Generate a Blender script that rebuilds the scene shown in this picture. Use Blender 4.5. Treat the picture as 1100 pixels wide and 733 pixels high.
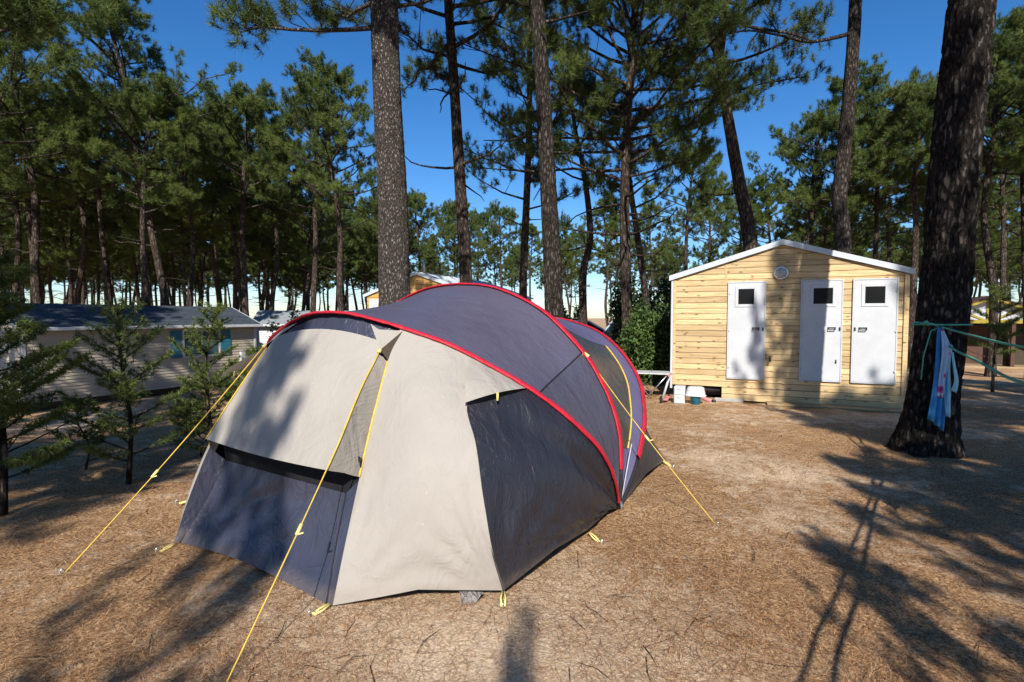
import bpy, math, random
import numpy as np
from mathutils import Vector, noise as mnoise

# ------------------------------------------------------------------ camera, light, exposure
for o in list(bpy.data.objects):
    bpy.data.objects.remove(o)
SC = bpy.context.scene
COL = SC.collection
EYE = 1.65
PITCH = math.radians(2.6)
FPX = 560.0                                   # focal length for a 1100 px wide picture
cd = bpy.data.cameras.new('camera')
cd.sensor_width = 36.0
cd.lens = 36.0 * FPX / 1100.0
cd.clip_end = 5000
cd.clip_start = 0.05
cam = bpy.data.objects.new('camera', cd)
COL.objects.link(cam)
cam.location = (0, 0, EYE)
cam.rotation_euler = (math.pi / 2 - PITCH, 0, 0)
SC.camera = cam

SUN_S = (0.09, 1.40)                          # ground shift of a shadow per metre of height
w = bpy.data.worlds.new('World')
SC.world = w
w.use_nodes = True
wn = w.node_tree
bg = wn.nodes['Background']
sky = wn.nodes.new('ShaderNodeTexSky')
sky.sky_type = 'NISHITA'
sky.sun_disc = False
sky.sun_elevation = math.radians(35.5)
sky.sun_rotation = math.radians(183.7)
sky.altitude = 0
sky.air_density = 1.0
sky.dust_density = 0.2
sky.ozone_density = 4.0
hs = wn.nodes.new('ShaderNodeHueSaturation')
hs.inputs['Saturation'].default_value = 1.27
wn.links.new(sky.outputs[0], hs.inputs['Color'])
tint = wn.nodes.new('ShaderNodeMixRGB')
tint.blend_type = 'MULTIPLY'
tint.inputs[0].default_value = 1.0
tint.inputs[2].default_value = (0.90, 0.96, 1.07, 1)
wn.links.new(hs.outputs[0], tint.inputs[1])
wn.links.new(tint.outputs[0], bg.inputs[0])
bg.inputs[1].default_value = 0.092
sl = bpy.data.lights.new('sun', 'SUN')
sl.energy = 5.0
sl.angle = math.radians(0.5)
sl.color = (1.0, 0.94, 0.86)
sun = bpy.data.objects.new('sun', sl)
COL.objects.link(sun)
sun.rotation_euler = Vector((SUN_S[0], SUN_S[1], -1.0)).to_track_quat('-Z', 'Y').to_euler()
VS = SC.view_settings
VS.view_transform = 'Standard'
VS.look = 'None'
VS.exposure = 0.60
VS.gamma = 1.0
VS.use_curve_mapping = False
SC.cycles.max_bounces = 5
SC.cycles.diffuse_bounces = 3
SC.cycles.glossy_bounces = 2
SC.cycles.transmission_bounces = 4

# ------------------------------------------------------------------ helpers
def at(px, py, d):
    """world point seen at photo pixel (px, py), d metres in front along +Y"""
    dx = (px - 550.0) / FPX
    dv = -(py - 366.5) / FPX
    fy = math.cos(PITCH) + dv * math.sin(PITCH)
    fz = -math.sin(PITCH) + dv * math.cos(PITCH)
    return Vector((dx / fy * d, d, EYE + fz / fy * d))

def sstep(t):
    t = np.clip(t, 0, 1)
    return t * t * (3 - 2 * t)

def height(x, y):
    x = np.asarray(x, float)
    y = np.asarray(y, float)
    h = -1.12 * sstep((-x - 2.6) / 6.5) * sstep((y - 5.2) / 8.5)
    h = h - 0.66 * sstep((x - 8.5) / 9.0) * sstep((y - 9.0) / 12.0)
    h = h + 0.018 * np.sin(x * 1.7 + 0.6 * y) * np.sin(y * 1.3 - 0.4 * x)
    for kx, ky, ph, am in ((5.1, 3.2, .3, .007), (-3.7, 6.3, 1.9, .006), (8.3, -2.1, 4.0, .004), (2.2, 9.1, 2.2, .004), (11.0, 7.0, .9, .002)):
        h = h + am * np.sin(kx * x + ky * y + ph + .8 * np.sin(1.7 * x - 1.1 * y))
    return h

def hz(x, y):
    return float(height(x, y))

class MB:
    """collects geometry, then links it as one mesh object"""
    def __init__(self):
        self.v = []
        self.f = []
        self.sm = []
    def add(self, vs, fs, smooth=False):
        o = len(self.v)
        self.v += [tuple(p) for p in vs]
        self.f += [tuple(i + o for i in f) for f in fs]
        self.sm += [smooth] * len(fs)
    def box(self, x0, x1, y0, y1, z0, z1, bev=0.0):
        b = min(bev, (x1 - x0) * .45, (y1 - y0) * .45, (z1 - z0) * .45)
        if b <= 0:
            vs = [(x, y, z) for z in (z0, z1) for (x, y) in ((x0, y0), (x1, y0), (x1, y1), (x0, y1))]
            self.add(vs, [(3, 2, 1, 0), (4, 5, 6, 7), (0, 1, 5, 4), (1, 2, 6, 5), (2, 3, 7, 6), (3, 0, 4, 7)])
            return
        def ring(i, z):
            return [(x0 + i, y0 + b, z), (x0 + b, y0 + i, z), (x1 - b, y0 + i, z), (x1 - i, y0 + b, z),
                    (x1 - i, y1 - b, z), (x1 - b, y1 - i, z), (x0 + b, y1 - i, z), (x0 + i, y1 - b, z)]
        def inner(z):
            return [(x0 + b, y0 + b, z)] * 0 + [(x0 + b, y0 + 2 * b if False else y0 + b, z)]
        rs = [ring(b * .98, z0), ring(0, z0 + b), ring(0, z1 - b), ring(b * .98, z1)]
        vs = sum(rs, [])
        fs = []
        for k in range(3):
            for i in range(8):
                j = (i + 1) % 8
                fs.append((k * 8 + i, k * 8 + j, k * 8 + 8 + j, k * 8 + 8 + i))
        fs.append(tuple(reversed(range(8))))
        fs.append(tuple(range(24, 32)))
        self.add(vs, fs)
    def tube(self, pts, rad, n=8, cap=True, smooth=True, flat=None):
        pts = [Vector(p) for p in pts]
        if not hasattr(rad, '__len__'):
            rad = [rad] * len(pts)
        vs = []
        up = None
        for i, p in enumerate(pts):
            t = (pts[min(i + 1, len(pts) - 1)] - pts[max(i - 1, 0)])
            if t.length < 1e-9:
                t = Vector((0, 0, 1))
            t.normalize()
            if up is None:
                up = Vector((1, 0, 0)) if abs(t.x) < .8 else Vector((0, 1, 0))
            a = up - t * up.dot(t)
            if a.length < 1e-6:
                a = Vector((0, 1, 0)) - t * t.y
            a.normalize()
            up = a
            b = t.cross(a)
            for k in range(n):
                g = 2 * math.pi * k / n
                vs.append(p + (a * math.cos(g) + b * math.sin(g)) * rad[i])
        fs = []
        for i in range(len(pts) - 1):
            for k in range(n):
                j = (k + 1) % n
                fs.append((i * n + k, i * n + j, i * n + n + j, i * n + n + k))
        if cap:
            fs.append(tuple(reversed(range(n))))
            fs.append(tuple(range((len(pts) - 1) * n, len(pts) * n)))
        self.add(vs, fs, smooth)
    def grid(self, P, smooth=True, flip=False):
        """P[i][j] points"""
        ni, nj = len(P), len(P[0])
        vs = [p for r in P for p in r]
        fs = []
        for i in range(ni - 1):
            for j in range(nj - 1):
                q = (i * nj + j, i * nj + j + 1, (i + 1) * nj + j + 1, (i + 1) * nj + j)
                fs.append(tuple(reversed(q)) if flip else q)
        self.add(vs, fs, smooth)
    def prism(self, poly, d0, d1, axis='y'):
        """extrude an (a, b) polygon from d0 to d1 along axis"""
        n = len(poly)
        def mk(a, b, d):
            return (a, d, b) if axis == 'y' else ((d, a, b) if axis == 'x' else (a, b, d))
        vs = [mk(a, b, d0) for a, b in poly] + [mk(a, b, d1) for a, b in poly]
        fs = [tuple(range(n)), tuple(reversed(range(n, 2 * n)))]
        for i in range(n):
            j = (i + 1) % n
            fs.append((i, i + n, j + n, j))
        self.add(vs, fs)
    def lathe(self, prof, c=(0, 0, 0), n=20, smooth=True):
        vs = []
        for r, z in prof:
            for k in range(n):
                g = 2 * math.pi * k / n
                vs.append((c[0] + r * math.cos(g), c[1] + r * math.sin(g), c[2] + z))
        fs = []
        for i in range(len(prof) - 1):
            for k in range(n):
                j = (k + 1) % n
                fs.append((i * n + k, i * n + j, i * n + n + j, i * n + n + k))
        self.add(vs, fs, smooth)
    def build(self, name, mat, parent=None):
        me = bpy.data.meshes.new(name)
        me.from_pydata(self.v, [], self.f)
        me.polygons.foreach_set('use_smooth', self.sm)
        me.materials.append(mat)
        me.update()
        o = bpy.data.objects.new(name, me)
        COL.objects.link(o)
        if parent is not None:
            o.parent = parent
        return o

def tri_mesh(name, verts, mat, parent=None, per=3):
    """numpy array (N*per, 3) -> mesh of N separate polygons"""
    me = bpy.data.meshes.new(name)
    nv = len(verts)
    nf = nv // per
    me.vertices.add(nv)
    me.vertices.foreach_set('co', np.ascontiguousarray(verts, dtype=np.float32).ravel())
    me.loops.add(nv)
    me.loops.foreach_set('vertex_index', np.arange(nv, dtype=np.int32))
    me.polygons.add(nf)
    me.polygons.foreach_set('loop_start', np.arange(0, nv, per, dtype=np.int32))
    me.polygons.foreach_set('loop_total', np.full(nf, per, dtype=np.int32))
    me.materials.append(mat)
    me.update(calc_edges=True)
    o = bpy.data.objects.new(name, me)
    COL.objects.link(o)
    if parent is not None:
        o.parent = parent
    return o

def tag(o, label, cat, group=None, kind=None):
    o['label'] = label
    o['category'] = cat
    if group:
        o['group'] = group
    if kind:
        o['kind'] = kind
    return o

def thing(name, label, cat, loc=(0, 0, 0), rz=0.0, group=None):
    o = bpy.data.objects.new(name, None)
    o.empty_display_size = 0.2
    COL.objects.link(o)
    o.location = loc
    o.rotation_euler = (0, 0, rz)
    return tag(o, label, cat, group)

def copy_tree(o, parent=None):
    c = o.copy()
    COL.objects.link(c)
    if parent is not None:
        c.parent = parent
    for ch in list(o.children):
        copy_tree(ch, c)
    return c

# ------------------------------------------------------------------ materials
def newmat(name, rough=0.7, spec=0.3):
    m = bpy.data.materials.new(name)
    m.use_nodes = True
    nt = m.node_tree
    b = nt.nodes['Principled BSDF']
    b.inputs['Roughness'].default_value = rough
    b.inputs['Specular IOR Level'].default_value = spec
    return m, nt, b

def N(nt, typ, **kw):
    n = nt.nodes.new(typ)
    for k, v in kw.items():
        if k.startswith('i_'):
            n.inputs[k[2:].replace('_', ' ')].default_value = v
        else:
            setattr(n, k, v)
    return n

def ramp(nt, stops, src):
    r = nt.nodes.new('ShaderNodeValToRGB')
    e = r.color_ramp.elements
    while len(e) < len(stops):
        e.new(0.5)
    for i, (p, c) in enumerate(stops):
        e[i].position = p
        e[i].color = (*c, 1) if len(c) == 3 else c
    nt.links.new(src, r.inputs[0])
    return r

def coords(nt, scale=(1, 1, 1), kind='Object', rot=(0, 0, 0)):
    tc = nt.nodes.new('ShaderNodeTexCoord')
    mp = nt.nodes.new('ShaderNodeMapping')
    mp.inputs['Scale'].default_value = scale
    mp.inputs['Rotation'].default_value = rot
    nt.links.new(tc.outputs[kind], mp.inputs[0])
    return mp.outputs[0]

def bump(nt, b, src, strength, dist=0.02, prev=None):
    bn = nt.nodes.new('ShaderNodeBump')
    bn.inputs['Strength'].default_value = strength
    bn.inputs['Distance'].default_value = dist
    nt.links.new(src, bn.inputs['Height'])
    if prev is not None:
        nt.links.new(prev.outputs[0], bn.inputs['Normal'])
    nt.links.new(bn.outputs[0], b.inputs['Normal'])
    return bn

def plain(name, col, rough=0.6, spec=0.3, var=0.12, scale=4.0, metal=0.0, bmp=0.0):
    m, nt, b = newmat(name, rough, spec)
    b.inputs['Metallic'].default_value = metal
    co = coords(nt)
    n1 = N(nt, 'ShaderNodeTexNoise', i_Scale=scale, i_Detail=5.0, i_Roughness=0.65)
    nt.links.new(co, n1.inputs['Vector'])
    lo = tuple(c * (1 - var) for c in col)
    hi = tuple(min(1, c * (1 + var)) for c in col)
    r = ramp(nt, [(0.3, lo), (0.7, hi)], n1.outputs['Fac'])
    nt.links.new(r.outputs[0], b.inputs['Base Color'])
    if bmp:
        bump(nt, b, n1.outputs['Fac'], bmp, 0.01)
    return m

def fabric(name, col, rough=0.55, spec=0.35, wr=0.35, trans=0.0, dirt=0.10, stretch=(5, 5, 2.2), sheen=0.0):
    m, nt, b = newmat(name, rough, spec)
    co = coords(nt)
    big = N(nt, 'ShaderNodeTexNoise', i_Scale=1.6, i_Detail=6.0, i_Roughness=0.6)
    nt.links.new(co, big.inputs['Vector'])
    lo = tuple(c * (1 - dirt) for c in col)
    hi = tuple(min(1, c * (1 + dirt)) for c in col)
    r = ramp(nt, [(0.35, lo), (0.65, hi)], big.outputs['Fac'])
    # pale scuffs and dust specks
    sp = N(nt, 'ShaderNodeTexNoise', i_Scale=38.0, i_Detail=2.0)
    nt.links.new(co, sp.inputs['Vector'])
    sr = ramp(nt, [(0.70, (0, 0, 0)), (0.76, (1, 1, 1))], sp.outputs['Fac'])
    mx = N(nt, 'ShaderNodeMixRGB')
    mx.inputs[2].default_value = (*[min(.7, c * 1.2 + .035) for c in col], 1)
    ml = N(nt, 'ShaderNodeMath', operation='MULTIPLY')
    ml.inputs[1].default_value = 0.5
    nt.links.new(sr.outputs[0], ml.inputs[0])
    nt.links.new(ml.outputs[0], mx.inputs[0])
    nt.links.new(r.outputs[0], mx.inputs[1])
    # dusty splashed hem: an uneven stain along the lower edge
    tcz = N(nt, 'ShaderNodeTexCoord')
    sep = N(nt, 'ShaderNodeSeparateXYZ')
    nt.links.new(tcz.outputs['Object'], sep.inputs[0])
    zz = N(nt, 'ShaderNodeMath', operation='MULTIPLY_ADD')
    zz.inputs[1].default_value = -0.14
    nt.links.new(big.outputs['Fac'], zz.inputs[0])
    nt.links.new(sep.outputs['Z'], zz.inputs[2])
    dr = ramp(nt, [(0.0, (.22, .22, .22)), (0.05, (0, 0, 0))], zz.outputs[0])
    dm = N(nt, 'ShaderNodeMixRGB')
    dm.inputs[2].default_value = (0.20, 0.145, 0.095, 1)
    nt.links.new(dr.outputs[0], dm.inputs[0])
    nt.links.new(mx.outputs[0], dm.inputs[1])
    nt.links.new(dm.outputs[0], b.inputs['Base Color'])
    # creases: sharp ridges of a warped noise, plus soft folds
    c2 = coords(nt, stretch, rot=(0.5, 0.35, 0.3))
    n1 = N(nt, 'ShaderNodeTexNoise', i_Scale=1.0, i_Detail=4.0, i_Roughness=0.55, i_Distortion=1.4)
    nt.links.new(c2, n1.inputs['Vector'])
    ab = N(nt, 'ShaderNodeMath', operation='SUBTRACT')
    ab.inputs[1].default_value = 0.5
    nt.links.new(n1.outputs['Fac'], ab.inputs[0])
    a2 = N(nt, 'ShaderNodeMath', operation='ABSOLUTE')
    nt.links.new(ab.outputs[0], a2.inputs[0])
    rr = ramp(nt, [(0.0, (1, 1, 1)), (0.05, (.25, .25, .25)), (0.2, (0, 0, 0))], a2.outputs[0])
    bn = bump(nt, b, rr.outputs[0], wr * 0.55, 0.012)
    n2 = N(nt, 'ShaderNodeTexNoise', i_Scale=3.2, i_Detail=3.0, i_Distortion=0.8)
    nt.links.new(coords(nt, (1.6, 1.6, .7), rot=(.3, .6, 0)), n2.inputs['Vector'])
    bump(nt, b, n2.outputs['Fac'], wr, 0.05, bn)
    if trans:
        tr = N(nt, 'ShaderNodeBsdfTranslucent')
        tr.inputs[0].default_value = (*[c * .8 for c in col], 1)
        mixs = N(nt, 'ShaderNodeMixShader')
        mixs.inputs[0].default_value = trans
        out = nt.nodes['Material Output']
        nt.links.new(b.outputs[0], mixs.inputs[1])
        nt.links.new(tr.outputs[0], mixs.inputs[2])
        nt.links.new(mixs.outputs[0], out.inputs[0])
    return m

def bark(name, c0, c1, c2, sc=(9, 9, 2.6), strength=1.0, warp=0.5):
    """plates split by uneven dark fissures, with fine scaly grain"""
    m, nt, b = newmat(name, 0.92, 0.1)
    co = coords(nt, sc)
    w1 = N(nt, 'ShaderNodeTexNoise', i_Scale=1.1, i_Detail=6.0, i_Roughness=0.7)
    nt.links.new(co, w1.inputs['Vector'])
    sub = N(nt, 'ShaderNodeVectorMath', operation='MULTIPLY_ADD')
    sub.inputs[1].default_value = (warp * 2.2,) * 3
    nt.links.new(w1.outputs['Color'], sub.inputs[0])
    nt.links.new(co, sub.inputs[2])
    vo = N(nt, 'ShaderNodeTexVoronoi', feature='DISTANCE_TO_EDGE', i_Scale=0.9)
    nt.links.new(sub.outputs[0], vo.inputs['Vector'])
    n2 = N(nt, 'ShaderNodeTexNoise', i_Scale=3.0, i_Detail=9.0, i_Roughness=0.8)
    nt.links.new(co, n2.inputs['Vector'])
    sm = N(nt, 'ShaderNodeMath', operation='MULTIPLY_ADD')
    sm.inputs[1].default_value = 0.45
    nt.links.new(n2.outputs['Fac'], sm.inputs[0])
    nt.links.new(vo.outputs['Distance'], sm.inputs[2])
    fis = ramp(nt, [(0.17, (0, 0, 0)), (0.27, (.5, .5, .5)), (0.5, (1, 1, 1))], sm.outputs[0])
    big = N(nt, 'ShaderNodeTexNoise', i_Scale=0.22, i_Detail=3.0)
    nt.links.new(co, big.inputs['Vector'])
    ad = N(nt, 'ShaderNodeMath', operation='MULTIPLY_ADD')
    ad.inputs[1].default_value = 0.5
    nt.links.new(big.outputs['Fac'], ad.inputs[0])
    nt.links.new(n2.outputs['Fac'], ad.inputs[2])
    col = ramp(nt, [(0.55, c1), (0.78, c2), (1.0, tuple(min(1, k * 1.1) for k in c2))], ad.outputs[0])
    mx = N(nt, 'ShaderNodeMixRGB')
    mx.inputs[1].default_value = (*c0, 1)
    nt.links.new(fis.outputs[0], mx.inputs[0])
    nt.links.new(col.outputs[0], mx.inputs[2])
    nt.links.new(mx.outputs[0], b.inputs['Base Color'])
    bn = bump(nt, b, n2.outputs['Fac'], 0.6 * strength, 0.03)
    bump(nt, b, fis.outputs[0], 1.0 * strength, 0.05, bn)
    return m

def leafmat(name, dark, light, sc=0.9, trans=0.25, warm=None):
    m, nt, b = newmat(name, 0.55, 0.25)
    geo = N(nt, 'ShaderNodeNewGeometry')
    n1 = N(nt, 'ShaderNodeTexNoise', i_Scale=sc, i_Detail=3.0, i_Roughness=0.6)
    nt.links.new(geo.outputs['Position'], n1.inputs['Vector'])
    ad = N(nt, 'ShaderNodeMath', operation='MULTIPLY_ADD')
    ad.inputs[1].default_value = 0.35
    nt.links.new(geo.outputs['Random Per Island'], ad.inputs[0])
    sb = N(nt, 'ShaderNodeMath', operation='SUBTRACT')
    sb.inputs[1].default_value = 0.17
    nt.links.new(n1.outputs['Fac'], sb.inputs[0])
    nt.links.new(sb.outputs[0], ad.inputs[2])
    st = [(0.25, dark), (0.68, light)]
    if warm:
        st.append((0.9, warm))
    r = ramp(nt, st, ad.outputs[0])
    nt.links.new(r.outputs[0], b.inputs['Base Color'])
    tr = N(nt, 'ShaderNodeBsdfTranslucent')
    nt.links.new(r.outputs[0], tr.inputs[0])
    mixs = N(nt, 'ShaderNodeMixShader')
    mixs.inputs[0].default_value = trans
    out = nt.nodes['Material Output']
    nt.links.new(b.outputs[0], mixs.inputs[1])
    nt.links.new(tr.outputs[0], mixs.inputs[2])
    nt.links.new(mixs.outputs[0], out.inputs[0])
    return m

def wood(name, tint=(0.42, 0.275, 0.12), light=(0.60, 0.45, 0.25)):
    m, nt, b = newmat(name, 0.6, 0.25)
    geo = N(nt, 'ShaderNodeNewGeometry')
    co = coords(nt, (1.1, 3.0, 16.0))
    off = N(nt, 'ShaderNodeVectorMath', operation='ADD')
    sc = N(nt, 'ShaderNodeVectorMath', operation='SCALE')
    cmb = N(nt, 'ShaderNodeCombineXYZ')
    for k in range(3):
        nt.links.new(geo.outputs['Random Per Island'], cmb.inputs[k])
    nt.links.new(cmb.outputs[0], sc.inputs[0])
    sc.inputs['Scale'].default_value = 37.0
    nt.links.new(co, off.inputs[0])
    nt.links.new(sc.outputs[0], off.inputs[1])
    n1 = N(nt, 'ShaderNodeTexNoise', i_Scale=2.2, i_Detail=6.0, i_Roughness=0.6, i_Distortion=0.6)
    nt.links.new(off.outputs[0], n1.inputs['Vector'])
    r = ramp(nt, [(0.3, tint), (0.62, light)], n1.outputs['Fac'])
    # knots
    co2 = coords(nt, (3.2, 1.0, 7.0))
    off2 = N(nt, 'ShaderNodeVectorMath', operation='ADD')
    nt.links.new(co2, off2.inputs[0])
    nt.links.new(sc.outputs[0], off2.inputs[1])
    vo = N(nt, 'ShaderNodeTexVoronoi', i_Scale=1.5)
    nt.links.new(off2.outputs[0], vo.inputs['Vector'])
    kr = ramp(nt, [(0.10, (1, 1, 1)), (0.24, (0, 0, 0))], vo.outputs['Distance'])
    mx = N(nt, 'ShaderNodeMixRGB')
    mx.inputs[2].default_value = (0.09, 0.038, 0.014, 1)
    ml = N(nt, 'ShaderNodeMath', operation='MULTIPLY')
    ml.inputs[1].default_value = 0.72
    nt.links.new(kr.outputs[0], ml.inputs[0])
    nt.links.new(ml.outputs[0], mx.inputs[0])
    nt.links.new(r.outputs[0], mx.inputs[1])
    # board to board tint
    hs = N(nt, 'ShaderNodeHueSaturation')
    mr = N(nt, 'ShaderNodeMapRange')
    mr.inputs['To Min'].default_value = 0.74
    mr.inputs['To Max'].default_value = 1.15
    nt.links.new(geo.outputs['Random Per Island'], mr.inputs['Value'])
    nt.links.new(mr.outputs[0], hs.inputs['Value'])
    nt.links.new(mx.outputs[0], hs.inputs['Color'])
    nt.links.new(hs.outputs[0], b.inputs['Base Color'])
    bump(nt, b, n1.outputs['Fac'], 0.15, 0.01)
    return m

def groundmat():
    m, nt, b = newmat('forest_floor', 0.95, 0.1)
    co = coords(nt)
    big = N(nt, 'ShaderNodeTexNoise', i_Scale=0.55, i_Detail=6.0, i_Roughness=0.62, i_Distortion=0.4)
    nt.links.new(co, big.inputs['Vector'])
    mid = N(nt, 'ShaderNodeTexNoise', i_Scale=6.0, i_Detail=8.0, i_Roughness=0.72)
    nt.links.new(co, mid.inputs['Vector'])
    fine = N(nt, 'ShaderNodeTexNoise', i_Scale=55.0, i_Detail=6.0, i_Roughness=0.75)
    nt.links.new(co, fine.inputs['Vector'])
    needles = ramp(nt, [(0.36, (0.09, 0.046, 0.023)), (0.5, (0.37, 0.215, 0.105)), (0.64, (0.67, 0.46, 0.26))], fine.outputs['Fac'])
    sand = ramp(nt, [(0.36, (0.38, 0.265, 0.165)), (0.64, (0.76, 0.59, 0.41))], fine.outputs['Fac'])
    ad = N(nt, 'ShaderNodeMath', operation='MULTIPLY_ADD')
    ad.inputs[1].default_value = 0.75
    nt.links.new(mid.outputs['Fac'], ad.inputs[0])
    nt.links.new(big.outputs['Fac'], ad.inputs[2])
    # the swept sandy patch in front of the tent
    vm = N(nt, 'ShaderNodeVectorMath', operation='DISTANCE')
    vm.inputs[1].default_value = (-0.35, 2.35, 0)
    nt.links.new(co, vm.inputs[0])
    near = N(nt, 'ShaderNodeMapRange')
    near.inputs['From Min'].default_value = 0.3
    near.inputs['From Max'].default_value = 2.1
    near.inputs['To Min'].default_value = 0.34
    near.inputs['To Max'].default_value = 0.0
    nt.links.new(vm.outputs['Value'], near.inputs['Value'])
    ad2 = N(nt, 'ShaderNodeMath', operation='ADD')
    nt.links.new(ad.outputs[0], ad2.inputs[0])
    nt.links.new(near.outputs[0], ad2.inputs[1])
    fac = ramp(nt, [(0.86, (0, 0, 0)), (1.06, (1, 1, 1))], ad2.outputs[0])
    mx = N(nt, 'ShaderNodeMixRGB')
    nt.links.new(fac.outputs[0], mx.inputs[0])
    nt.links.new(needles.outputs[0], mx.inputs[1])
    nt.links.new(sand.outputs[0], mx.inputs[2])
    nt.links.new(mx.outputs[0], b.inputs['Base Color'])
    bn = bump(nt, b, mid.outputs['Fac'], 0.6, 0.06)
    bump(nt, b, fine.outputs['Fac'], 0.7, 0.02, bn)
    return m

M = {}
M['ground'] = groundmat()
M['bark_grey'] = bark('grey_pine_bark', (0.085, 0.071, 0.060), (0.150, 0.128, 0.108), (0.225, 0.196, 0.168), sc=(34, 34, 15.0), warp=.9)
M['bark_dark'] = bark('dark_shaded_pine_bark', (0.016, 0.013, 0.011), (0.052, 0.043, 0.036), (0.105, 0.089, 0.076), sc=(20, 20, 5.5), warp=.6)  # dark bark, with the crowns' shade on these trunks put into the colour
M['bark_far'] = bark('pine_bark', (0.022, 0.016, 0.013), (0.062, 0.047, 0.037), (0.115, 0.090, 0.073), sc=(16, 16, 4.5))
M['needles'] = leafmat('pine_needles', (0.018, 0.034, 0.010), (0.120, 0.165, 0.036), 0.9)
M['needles_far'] = leafmat('pine_needles_far', (0.024, 0.044, 0.013), (0.145, 0.195, 0.042), 0.7, warm=(0.22, 0.20, 0.06))
M['fir'] = leafmat('sapling_needles', (0.024, 0.040, 0.012), (0.135, 0.170, 0.038), 4.0, 0.2)
M['leaf'] = leafmat('shrub_leaves', (0.02, 0.045, 0.013), (0.10, 0.16, 0.04), 2.5, 0.25)
M['leaf_dark'] = leafmat('dark_leaves', (0.012, 0.024, 0.01), (0.045, 0.07, 0.025), 2.5, 0.15)
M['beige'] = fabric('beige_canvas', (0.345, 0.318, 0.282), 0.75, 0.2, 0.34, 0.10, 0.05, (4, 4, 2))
M['beige_shaded'] = fabric('beige_canvas_cheek_shaded', (0.29, 0.265, 0.232), 0.8, 0.15, 0.45, 0.10, 0.06, (3, 3, 9))  # darker copy of the beige: shade on the cheek is in the colour
M['navy'] = fabric('navy_nylon', (0.018, 0.019, 0.027), 0.42, 0.5, 0.55, 0.0, 0.16, (7, 7, 3))
M['navy_soft'] = fabric('slate_nylon_skirt', (0.036, 0.039, 0.062), 0.36, 0.6, 0.5, 0.0, 0.15, (6, 6, 3))
M['grey_roof'] = fabric('violet_grey_nylon', (0.088, 0.082, 0.122), 0.42, 0.45, 0.28, 0.04, 0.10, (4, 4, 4))
M['grey_low'] = fabric('slate_grey_nylon', (0.070, 0.070, 0.100), 0.42, 0.45, 0.5, 0.04, 0.10, (6, 6, 4))
M['violet'] = fabric('violet_nylon', (0.125, 0.113, 0.205), 0.45, 0.4, 0.45, 0.10, 0.10, (5, 5, 4))
M['rear'] = fabric('dark_grey_nylon', (0.030, 0.034, 0.042), 0.5, 0.35, 0.3)
M['black_mesh'] = fabric('black_mesh', (0.012, 0.012, 0.014), 0.8, 0.15, 0.2)
M['window_mesh'] = fabric('sheer_black_window', (0.040, 0.041, 0.042), 0.35, 0.5, 0.5)
M['red'] = fabric('red_pole_sleeve', (0.44, 0.013, 0.030), 0.5, 0.35, 0.5, 0.0, 0.08, (30, 30, 30))
M['black_web'] = plain('black_webbing', (0.015, 0.015, 0.017), 0.7)
M['yellow'] = plain('yellow_cord', (0.60, 0.40, 0.06), 0.7, var=0.25, scale=30)
M['yellow_pale'] = plain('pale_yellow_webbing', (0.70, 0.58, 0.22), 0.65, var=0.1, scale=30)
M['brown_in'] = plain('lining_and_porch_shade_brown', (0.055, 0.040, 0.026), 0.8)
M['wood'] = wood('pine_cladding')
M['wood_old'] = wood('pine_step', (0.24, 0.17, 0.09), (0.36, 0.27, 0.15))
M['wood_orange'] = wood('orange_cladding', (0.42, 0.24, 0.07), (0.55, 0.33, 0.11))
M['white'] = plain('white_paint', (0.46, 0.475, 0.49), 0.45, 0.4, 0.07, 3.0)
M['white_metal'] = plain('white_roof_metal', (0.46, 0.50, 0.53), 0.34, 0.5, 0.05, 3.0)
M['roof_sheet'] = plain('grey_roof_sheet', (0.24, 0.26, 0.28), 0.5, 0.4, 0.1, 3.0)
M['glass_dark'] = plain('dark_glass', (0.006, 0.0065, 0.007), 0.35, 0.15, 0.1)
M['glass_blue'] = plain('window_glass', (0.05, 0.09, 0.10), 0.08, 0.6, 0.3, 2.0)
M['black'] = plain('black_plastic', (0.02, 0.02, 0.022), 0.45, 0.4)
M['steel'] = plain('steel', (0.55, 0.56, 0.57), 0.3, 0.5, 0.08, 6.0, 0.9)
M['lamp_glass'] = plain('frosted_lamp_glass', (0.36, 0.38, 0.38), 0.2, 0.5, 0.1, 6)
M['grey_plastic'] = plain('grey_plastic', (0.50, 0.52, 0.53), 0.5, 0.4, 0.05)
M['cyan'] = plain('blue_plastic', (0.02, 0.25, 0.42), 0.4, 0.45, 0.06)
M['pink'] = plain('pink_plastic', (0.62, 0.20, 0.22), 0.5, 0.4, 0.08)
M['rope'] = plain('green_rope', (0.09, 0.36, 0.25), 0.7, 0.2, 0.25, 60)
M['concrete'] = plain('concrete', (0.34, 0.33, 0.31), 0.9, 0.2, 0.12, 8, 0, .3)
M['siding'] = plain('cream_siding', (0.40, 0.35, 0.275), 0.6, 0.3, 0.05, 2)
M['teal'] = plain('teal_shutter', (0.025, 0.15, 0.22), 0.55, 0.3, 0.08)
M['ochre'] = plain('yellow_timber', (0.30, 0.23, 0.03), 0.6, 0.3, 0.1)
M['tile'] = plain('brown_roof', (0.085, 0.045, 0.035), 0.8, 0.2, 0.25, 5)
M['car_white'] = plain('white_car_paint', (0.72, 0.74, 0.76), 0.25, 0.5, 0.02)
M['car_blue'] = plain('pale_blue_car_paint', (0.36, 0.50, 0.66), 0.25, 0.5, 0.02)
M['rubber'] = plain('rubber', (0.02, 0.02, 0.02), 0.85, 0.2)
M['ply'] = plain('worn_table_top', (0.50, 0.51, 0.50), 0.4, 0.4, 0.12, 9)

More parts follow.
